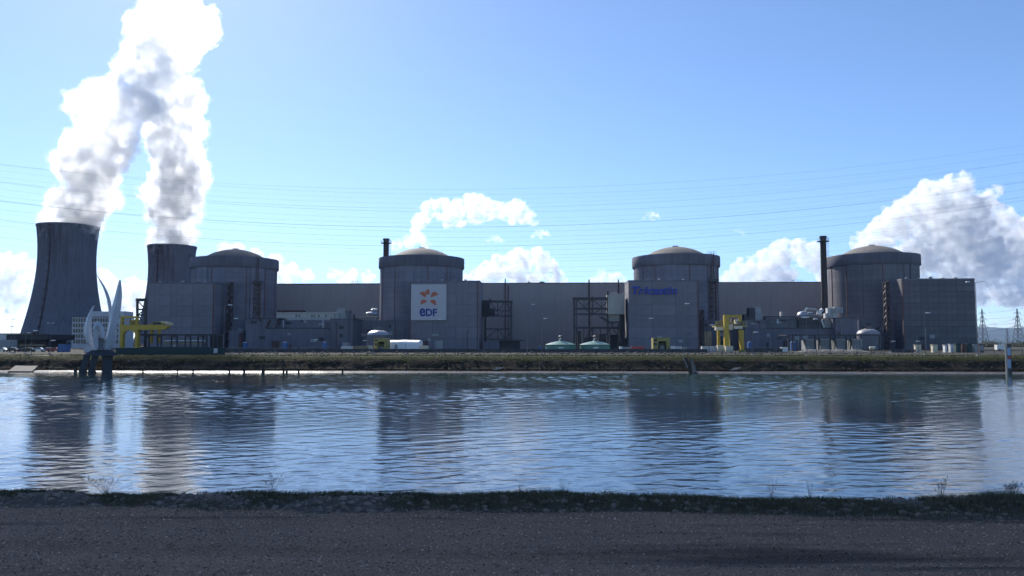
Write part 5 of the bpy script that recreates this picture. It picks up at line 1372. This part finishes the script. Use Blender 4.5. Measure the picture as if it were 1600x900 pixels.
MB().hexa([T.p(152, 547, t - 1), T.p(162, 547, t - 1), T.p(162, 547, t + 1), T.p(152, 547, t + 1), T.p(153, 527, t - .4), T.p(162, 528, t - .4), T.p(162, 528, t + .6), T.p(153, 527, t + .6)]).build('core', plain('sculpture_core', (0.10, 0.11, 0.13), 0.6), T.o)
for (a, b, c_, d) in ((131, 142, 121, 132), (143.5, 154.5, 136, 146), (159, 176.5, 160.5, 175.6)):
    MB().hexa([T.p(c_, 586, t), T.p(d, 586, t), T.p(d, 586, t + 2.5), T.p(c_, 586, t + 2.5), T.p(a, 555.5, t), T.p(b, 555.5, t), T.p(b, 555.5, t + 2.5), T.p(a, 555.5, t + 2.5)]).build('pier', SCD, T.o)

# ------------------------------------------------------------------ posts in and by the water
TIM = plain('wet_timber', (0.04, 0.032, 0.026), 0.8, 0, 0.3)
def stump(px0, px1, py0, t, label, py1=588):
    T = PT('timber_stump', label, 'timber', (px0 + px1) / 2, t, 'broken timbers at the far waterline', z=0.0)
    r_ = random.Random(int(px0 * 7)); a, b = T.p(px0, py0, t), T.p(px1, py0, t); w = b.x - a.x; z = a.z
    MB().add([(a.x, 0, -0.6), (b.x, 0, -0.6), (b.x, w, -0.6), (a.x, w, -0.6), (a.x + w * r_.uniform(-.2, .3), 0, z), (b.x + w * r_.uniform(-.3, .2), 0, z * r_.uniform(.7, 1)), (b.x, w, z * .8), (a.x, w, z * .9)],
             [(3, 2, 1, 0), (4, 5, 6, 7), (0, 1, 5, 4), (1, 2, 6, 5), (2, 3, 7, 6), (3, 0, 4, 7)]).build('pile', TIM, T.o)
    z = z * 0.45
    MB().box(a.x - 0.03, b.x + 0.03, -0.03, w + 0.03, z, z + 0.06).build('iron_band', RUST, T.o)
for i, (a, b, py, lab) in enumerate(((115.5, 120, 570, 'short black pile at the left of the sculpture piers'), (222.5, 224.5, 573, 'thin pile under the left part of the hoarding'), (276, 278, 573, 'thin pile below the pipe rack'), (300.5, 303, 571, 'dark pile under the middle of the hoarding'),
                                     (357, 360, 572.5, 'low pile at the right end of the hoarding'), (380, 383.5, 570.5, 'dark pile below the blue door box'), (408.5, 414, 568.5, 'thick dark stump, largest of the waterline timbers'), (441, 445, 572, 'broken stump left of the twin piles'),
                                     (446.5, 450, 573, 'broken stump right beside its twin'), (465.5, 468.5, 573.5, 'small stump left of the middle'), (534, 537, 573, 'lone stump below the beige container'))):
    stump(a, b - 0.25 * (b - a), py + 2.5, -183.8 + 0.3 * (i % 2), lab)
T = PT('mooring_pile', 'pair of leaning broken mooring timbers at the far waterline', 'mooring', 1077, -184, z=0.0)
MB().hexa([T.p(1077, 585), T.p(1083.5, 585), T.p(1083.5, 585, -183), T.p(1077, 585, -183), T.p(1068.5, 559.5), T.p(1073.5, 558.5), T.p(1073.5, 558.5, -183), T.p(1068.5, 559.5, -183)]).build('dark_timber', TIM, T.o)
MB().hexa([T.p(1083, 585, -182.9), T.p(1088.5, 580, -182.9), T.p(1088.5, 580, -182), T.p(1083, 585, -182), T.p(1078.5, 559.5, -182.9), T.p(1081.5, 559.5, -182.9), T.p(1081.5, 559.5, -182), T.p(1078.5, 559.5, -182)]).build('grey_timber', plain('grey_timber', (0.20, 0.19, 0.175), 0.9, 0, 0.35), T.o)
T.beam((1068.3, 559), (1074.5, 575), 0.16, GALV, -184.2, 'pale_edge')  # thin paler bar along the left edge of the dark timber
T = PT('water_gauge', 'dark gauge post with pale blue and red panels in the water at the right', 'gauge', 1575, -186, z=0.0)
T.box('post', GALV, 1570.8, 1572.6, 538, 590, -186, 0.3); T.box('back_board', DARK, 1573.2, 1579.6, 537.6, 590, -185.9, 0.25)
PB = plain('gauge_pale_blue', (0.24, 0.34, 0.50), 0.5, 0, 0.06)
T.box('scale_plate', PB, 1574.2, 1579.0, 543.2, 555.4, -186.0, 0.09); T.box('scale_plate', PB, 1574.6, 1579.4, 561.5, 575.5, -186.0, 0.09); T.box('red_plate', REDC, 1574.2, 1579.2, 557.0, 560.2, -186.0, 0.09)
for i in range(3): T.box('bracket', GALV, 1572.0, 1574.0, 545 + i * 12, 546 + i * 12, -186.1, 0.1)
for px, py, w, lab in ((778, 571.5, 2.2, 'pale driftwood lying on the far bank near the middle'), (1148, 573.5, 2.0, 'pale driftwood on the far bank right of the mooring timbers')):
    T = PT('driftwood', lab, 'driftwood', px, -180.6, z=0.5)
    MB().tube([(-w * .6, 0, 0), (0, -.2, .25), (w * .55, -.3, .6)], 0.16, 6, [0.1, 0.18, 0.07]).build('trunk', plain('bleached_wood', (0.34, 0.33, 0.31), 0.9), T.o)
    for k in (-.5, .1, .6): MB().tube([(w * k * .4, 0, .15), (w * k * .4 + .3, .3, .55)], 0.06, 5).build('branch', plain('bleached_wood', (0.34, 0.33, 0.31), 0.9), T.o)

# ------------------------------------------------------------------ lamp posts
LAMPS = [(17, 499.5, -110, 1, 'lamp post standing tallest at the left edge'), (22.3, 511, -125, -1, 'shorter lamp post right beside the tallest at the left edge'), (39.8, 521, -135, 1, 'small lamp post before the dark shed, left one'), (49.4, 517.5, -166, 1, 'lamp post before the dark shed, right one, standing on the bank'),
         (78, 505.5, -60, 2, 'twin headed lamp post before the big cooling tower'), (77.8, 533, -150, 1, 'low lamp post left of the blue container'), (349.5, 477.5, -150, 1, 'lamp post at the right end of the green hoarding'), (363.3, 498.5, -120, 1, 'lamp post before the round annex'),
         (489, 531.5, -105, 1, 'low lamp before the stepped low building'), (565.7, 532.8, -105, 1, 'low lamp left of the silver tank'), (583.6, 488, -162, 0, 'thin bare mast in front of the silver tank'), (634.5, 536, -166, 0, 'thin bare mast before the white tent'),
         (682, 499.8, -140, 1, 'lamp post below the white square sign'), (824, 476.5, -150, 1, 'taller lamp post before the turbine hall middle'), (846.8, 498.5, -150, 1, 'lamp post left of the green tanks'), (1012.5, 498.3, -150, 1, 'lamp post at the left before the lettered block'),
         (1068.6, 475.5, -168, 1, 'tall lamp post at the right before the lettered block'), (1108.2, 508.7, -140, 1, 'lamp post left of the tall yellow gantry'), (1176.2, 520, -150, 1, 'lamp post right of the tall yellow gantry'), (1260.8, 489.3, -169, 1, 'tall lamp post before the looped silver pipes'),
         (1282.3, 499.5, -168, -1, 'lamp post left of the annex below the last dome'), (1445.8, 489.8, -152, 1, 'lamp post before the middle of the last block'), (1527.6, 441.5, -169, 2, 'tall twin armed lamp post at the right corner of the last block'), (1392, 534, -100, 1, 'low lamp in the corner left of the last block'), (1430.5, 534, -100, 1, 'low lamp before the left part of the last block')]
for px, py, t, kind, lab in LAMPS:
    T = PT('lamp_post', lab, 'lamp post', px, t, 'lamp posts across the plant')
    h = T.z(py, px); r = 0.055 if h < 12 else 0.085
    MB().tube([(0, 0, 0), (0, 0, h * 0.5), (0, 0, h)], r, 8, [r * 1.3, r, r * 0.7]).build('pole', plain('lamp_pole_grey', (0.13, 0.135, 0.15), 0.6), T.o, smooth=True)
    MB().box(-0.3, 0.3, -0.3, 0.3, 0, 0.25).build('footing', CONC_P, T.o)
    for sd in ((1,) if kind == 1 else (-1,) if kind == -1 else (1, -1) if kind == 2 else ()):
        L = 1.1 if h > 12 else 0.5
        MB().tube([(0, 0, h - 0.05), (sd * L * 0.5, 0, h + 0.12), (sd * L, 0, h + 0.15)], 0.06, 6).build('arm', GALV, T.o)
        MB().hexa([(sd * L - .12, -.2, h + .05), (sd * (L + .9), -.2, h + .1), (sd * (L + .9), .2, h + .1), (sd * L - .12, .2, h + .05), (sd * L - .12, -.14, h + .28), (sd * (L + .8), -.12, h + .25), (sd * (L + .8), .12, h + .25), (sd * L - .12, .14, h + .28)]).build('lamp_head', WHITE, T.o)

# ------------------------------------------------------------------ fence on the far bank
T = PT('bank_fence', 'thin dark wire fence with posts along the top of the far bank', 'fence', 900, -166.5)
xa, xb = T.x(355), T.x(1640); n = 62; hf = 1.5
for i in range(n + 1):
    x = xa + (xb - xa) * i / n; beam(T.o, (x, 0, -0.1), (x, 0, hf), 0.09, DARK, 'post')
for k in range(5): beam(T.o, (xa, -0.03, 0.3 + k * 0.28), (xb, -0.03, 0.3 + k * 0.28), 0.025, DARK, 'wire')

# ------------------------------------------------------------------ pylons and cables
PYL = plain('pylon_steel', (0.11, 0.10, 0.115), 0.6)
def pylon(px, py, Y, label, k=1.0):
    c = at(px, 540, Y); T = thing('pylon', label, 'pylon', (c.x, c.y, GZ), R(20), 'lattice pylons at the right edge')
    h = at(px, py, Y).z - GZ; w = 0.34 * k
    half = lambda z: 4.2 * k * (1 - z / h) ** 1.3 + 0.9 * k * (1 - z / h * 0.8)
    legs = MB(); br = MB(); n = 9
    zs = [h * (1 - (1 - i / n) ** 1.15) for i in range(n + 1)]
    for sx in (-1, 1):
        for sy in (-1, 1):
            for a, b in zip(zs[:-1], zs[1:]): legs.bar((sx * half(a), sy * half(a), a), (sx * half(b), sy * half(b), b), w)
    for a, b in zip(zs[:-1], zs[1:]):
        for sy in (-1, 1):
            br.bar((-half(a), sy * half(a), a), (half(b), sy * half(b), b), w * .6); br.bar((half(a), sy * half(a), a), (-half(b), sy * half(b), b), w * .6)
            br.bar((sy * half(a), -half(a), a), (sy * half(b), half(b), b), w * .6); br.bar((sy * half(a), half(a), a), (sy * half(b), -half(b), b), w * .6)
    legs.build('leg_frame', PYL, T); br.build('bracing', PYL, T)
    for f, L in ((0.52, 8.5), (0.72, 7.2), (0.88, 5.0)):
        z = h * f; ar = MB()
        for s_ in (-1, 1):
            ar.bar((0, 0, z), (s_ * L * k, 0, z), w * .8); ar.bar((s_ * half(z), 0, z + 2.2 * k), (s_ * L * k, 0, z), w * .6); ar.bar((s_ * L * .5 * k, 0, z), (s_ * L * .5 * k, 0, z + 1.1 * k), w * .4)
        a_ = ar.build('crossarm', PYL, T)
        for s_ in (-1, 1): beam(a_, (s_ * L * k, 0, z), (s_ * L * k, 0, z - 1.6 * k), 0.3, GLASS, 'insulator')
pylon(1536.5, 482.5, 950, 'lattice pylon just right of the last block')
pylon(1591.5, 482.0, 930, 'lattice pylon at the right edge of the picture')
pylon(1574.5, 512, 1900, 'small far pylon between the two nearer ones')
WIRE = plain('cable_grey', (0.10, 0.10, 0.12), 0.6)
def cable(pts, r, label, group, mat=None):
    o = MB().tube([Vector(p) - Vector(pts[0]) for p in pts], r, 4).build('power_cable', mat or WIRE, None, pts[0])
    return tag(o, label, 'cable', group)
ORDN = ['topmost', 'second', 'third', 'fourth', 'fifth', 'sixth', 'seventh', 'eighth', 'ninth', 'tenth', 'eleventh', 'twelfth', 'thirteenth', 'fourteenth', 'fifteenth', 'sixteenth', 'seventeenth', 'eighteenth', 'nineteenth', 'lowest']
WY = [(296, .024, 8.3), (304, .022, 8.6), (311, .014, 8.5), (318, .016, 8.2), (325.5, .028, 8.8), (331.5, .028, 8.4), (342, .016, 8.9), (349, .018, 8.4), (355, .050, 8.5), (362.5, .024, 9.0), (371, .026, 8.3), (378, .016, 8.8), (385, .042, 8.7), (391.5, .022, 8.3), (400, .024, 8.9), (405, .016, 8.4),
      (411, .022, 8.5), (419, .018, 8.6), (427, .022, 8.6), (435, .018, 8.4)]
for i, (ym, r, a) in enumerate(WY):
    D = 262 + (i * 37) % 60; pts = []
    x0 = 720 + (i * 53) % 70 - 35
    zm = at(x0, ym, D).z
    for j in range(49):
        X_ = -1.05 * D + 2.1 * D * j / 48
        q = (X_ / D * FPX + 800) - x0
        pts.append((X_, D, zm + a * 1e-5 * q * q * D / FPX))
    cable(pts, 0.75 * r * D / 270, ORDN[i] + ' of the long power cables sagging across the sky, counted from the top', 'long power cables across the sky')
for i, (a, b, ya, yb) in enumerate(((1544, 1640, 488.5, 470), (1544, 1640, 498, 483), (1546, 1640, 507, 494), (1590, 1480, 498, 512), (1592, 1500, 508, 521))):
    pts = []
    for j in range(13):
        k = j / 12; p_ = at(a + (b - a) * k, ya + (yb - ya) * k + 7 * 4 * k * (1 - k) * 0.5, 945 + 20 * k); pts.append(p_)
    cable(pts, 0.10, ('top', 'second', 'third', 'fourth', 'lowest')[i] + ' cable strung at the pylons on the right', 'cables at the right hand pylons')
# low far scrub on the horizon
SCR = leafy('far_scrub', (0.025, 0.032, 0.018), (0.045, 0.055, 0.026), (0.07, 0.075, 0.04))
r_ = np.random.RandomState(7); n = 9000
cx = np.concatenate([r_.uniform(330, 620, 60), r_.uniform(-620, -300, 40)]); cyy = r_.uniform(640, 760, 100); cr = r_.uniform(2, 5.5, 100)
k = r_.randint(0, 100, n); d = r_.normal(0, 0.5, (n, 3)); p = np.stack([cx[k] + d[:, 0] * cr[k] * 1.3, cyy[k] + d[:, 1] * cr[k], GZ + np.abs(d[:, 2]) * cr[k] * 0.9 + 0.3], -1)
tag(scatter_shapes('far_scrub', OCT[0], OCT[1], p, r_.uniform(0.25, 0.7, n), 8, SCR), 'dark scrub and hedges along the far horizon', 'scrub', kind='stuff')

# ------------------------------------------------------------------ the air
hz = MB().box(-12500, 12500, -60, 12900, -3.5, 960)
hm = volume_mat('air_haze', (0.26, 0.48, 0.90), 3.2e-5, 0.1)
tag(hz.build('haze', hm), 'thin blue haze over the plain', 'haze', kind='stuff')
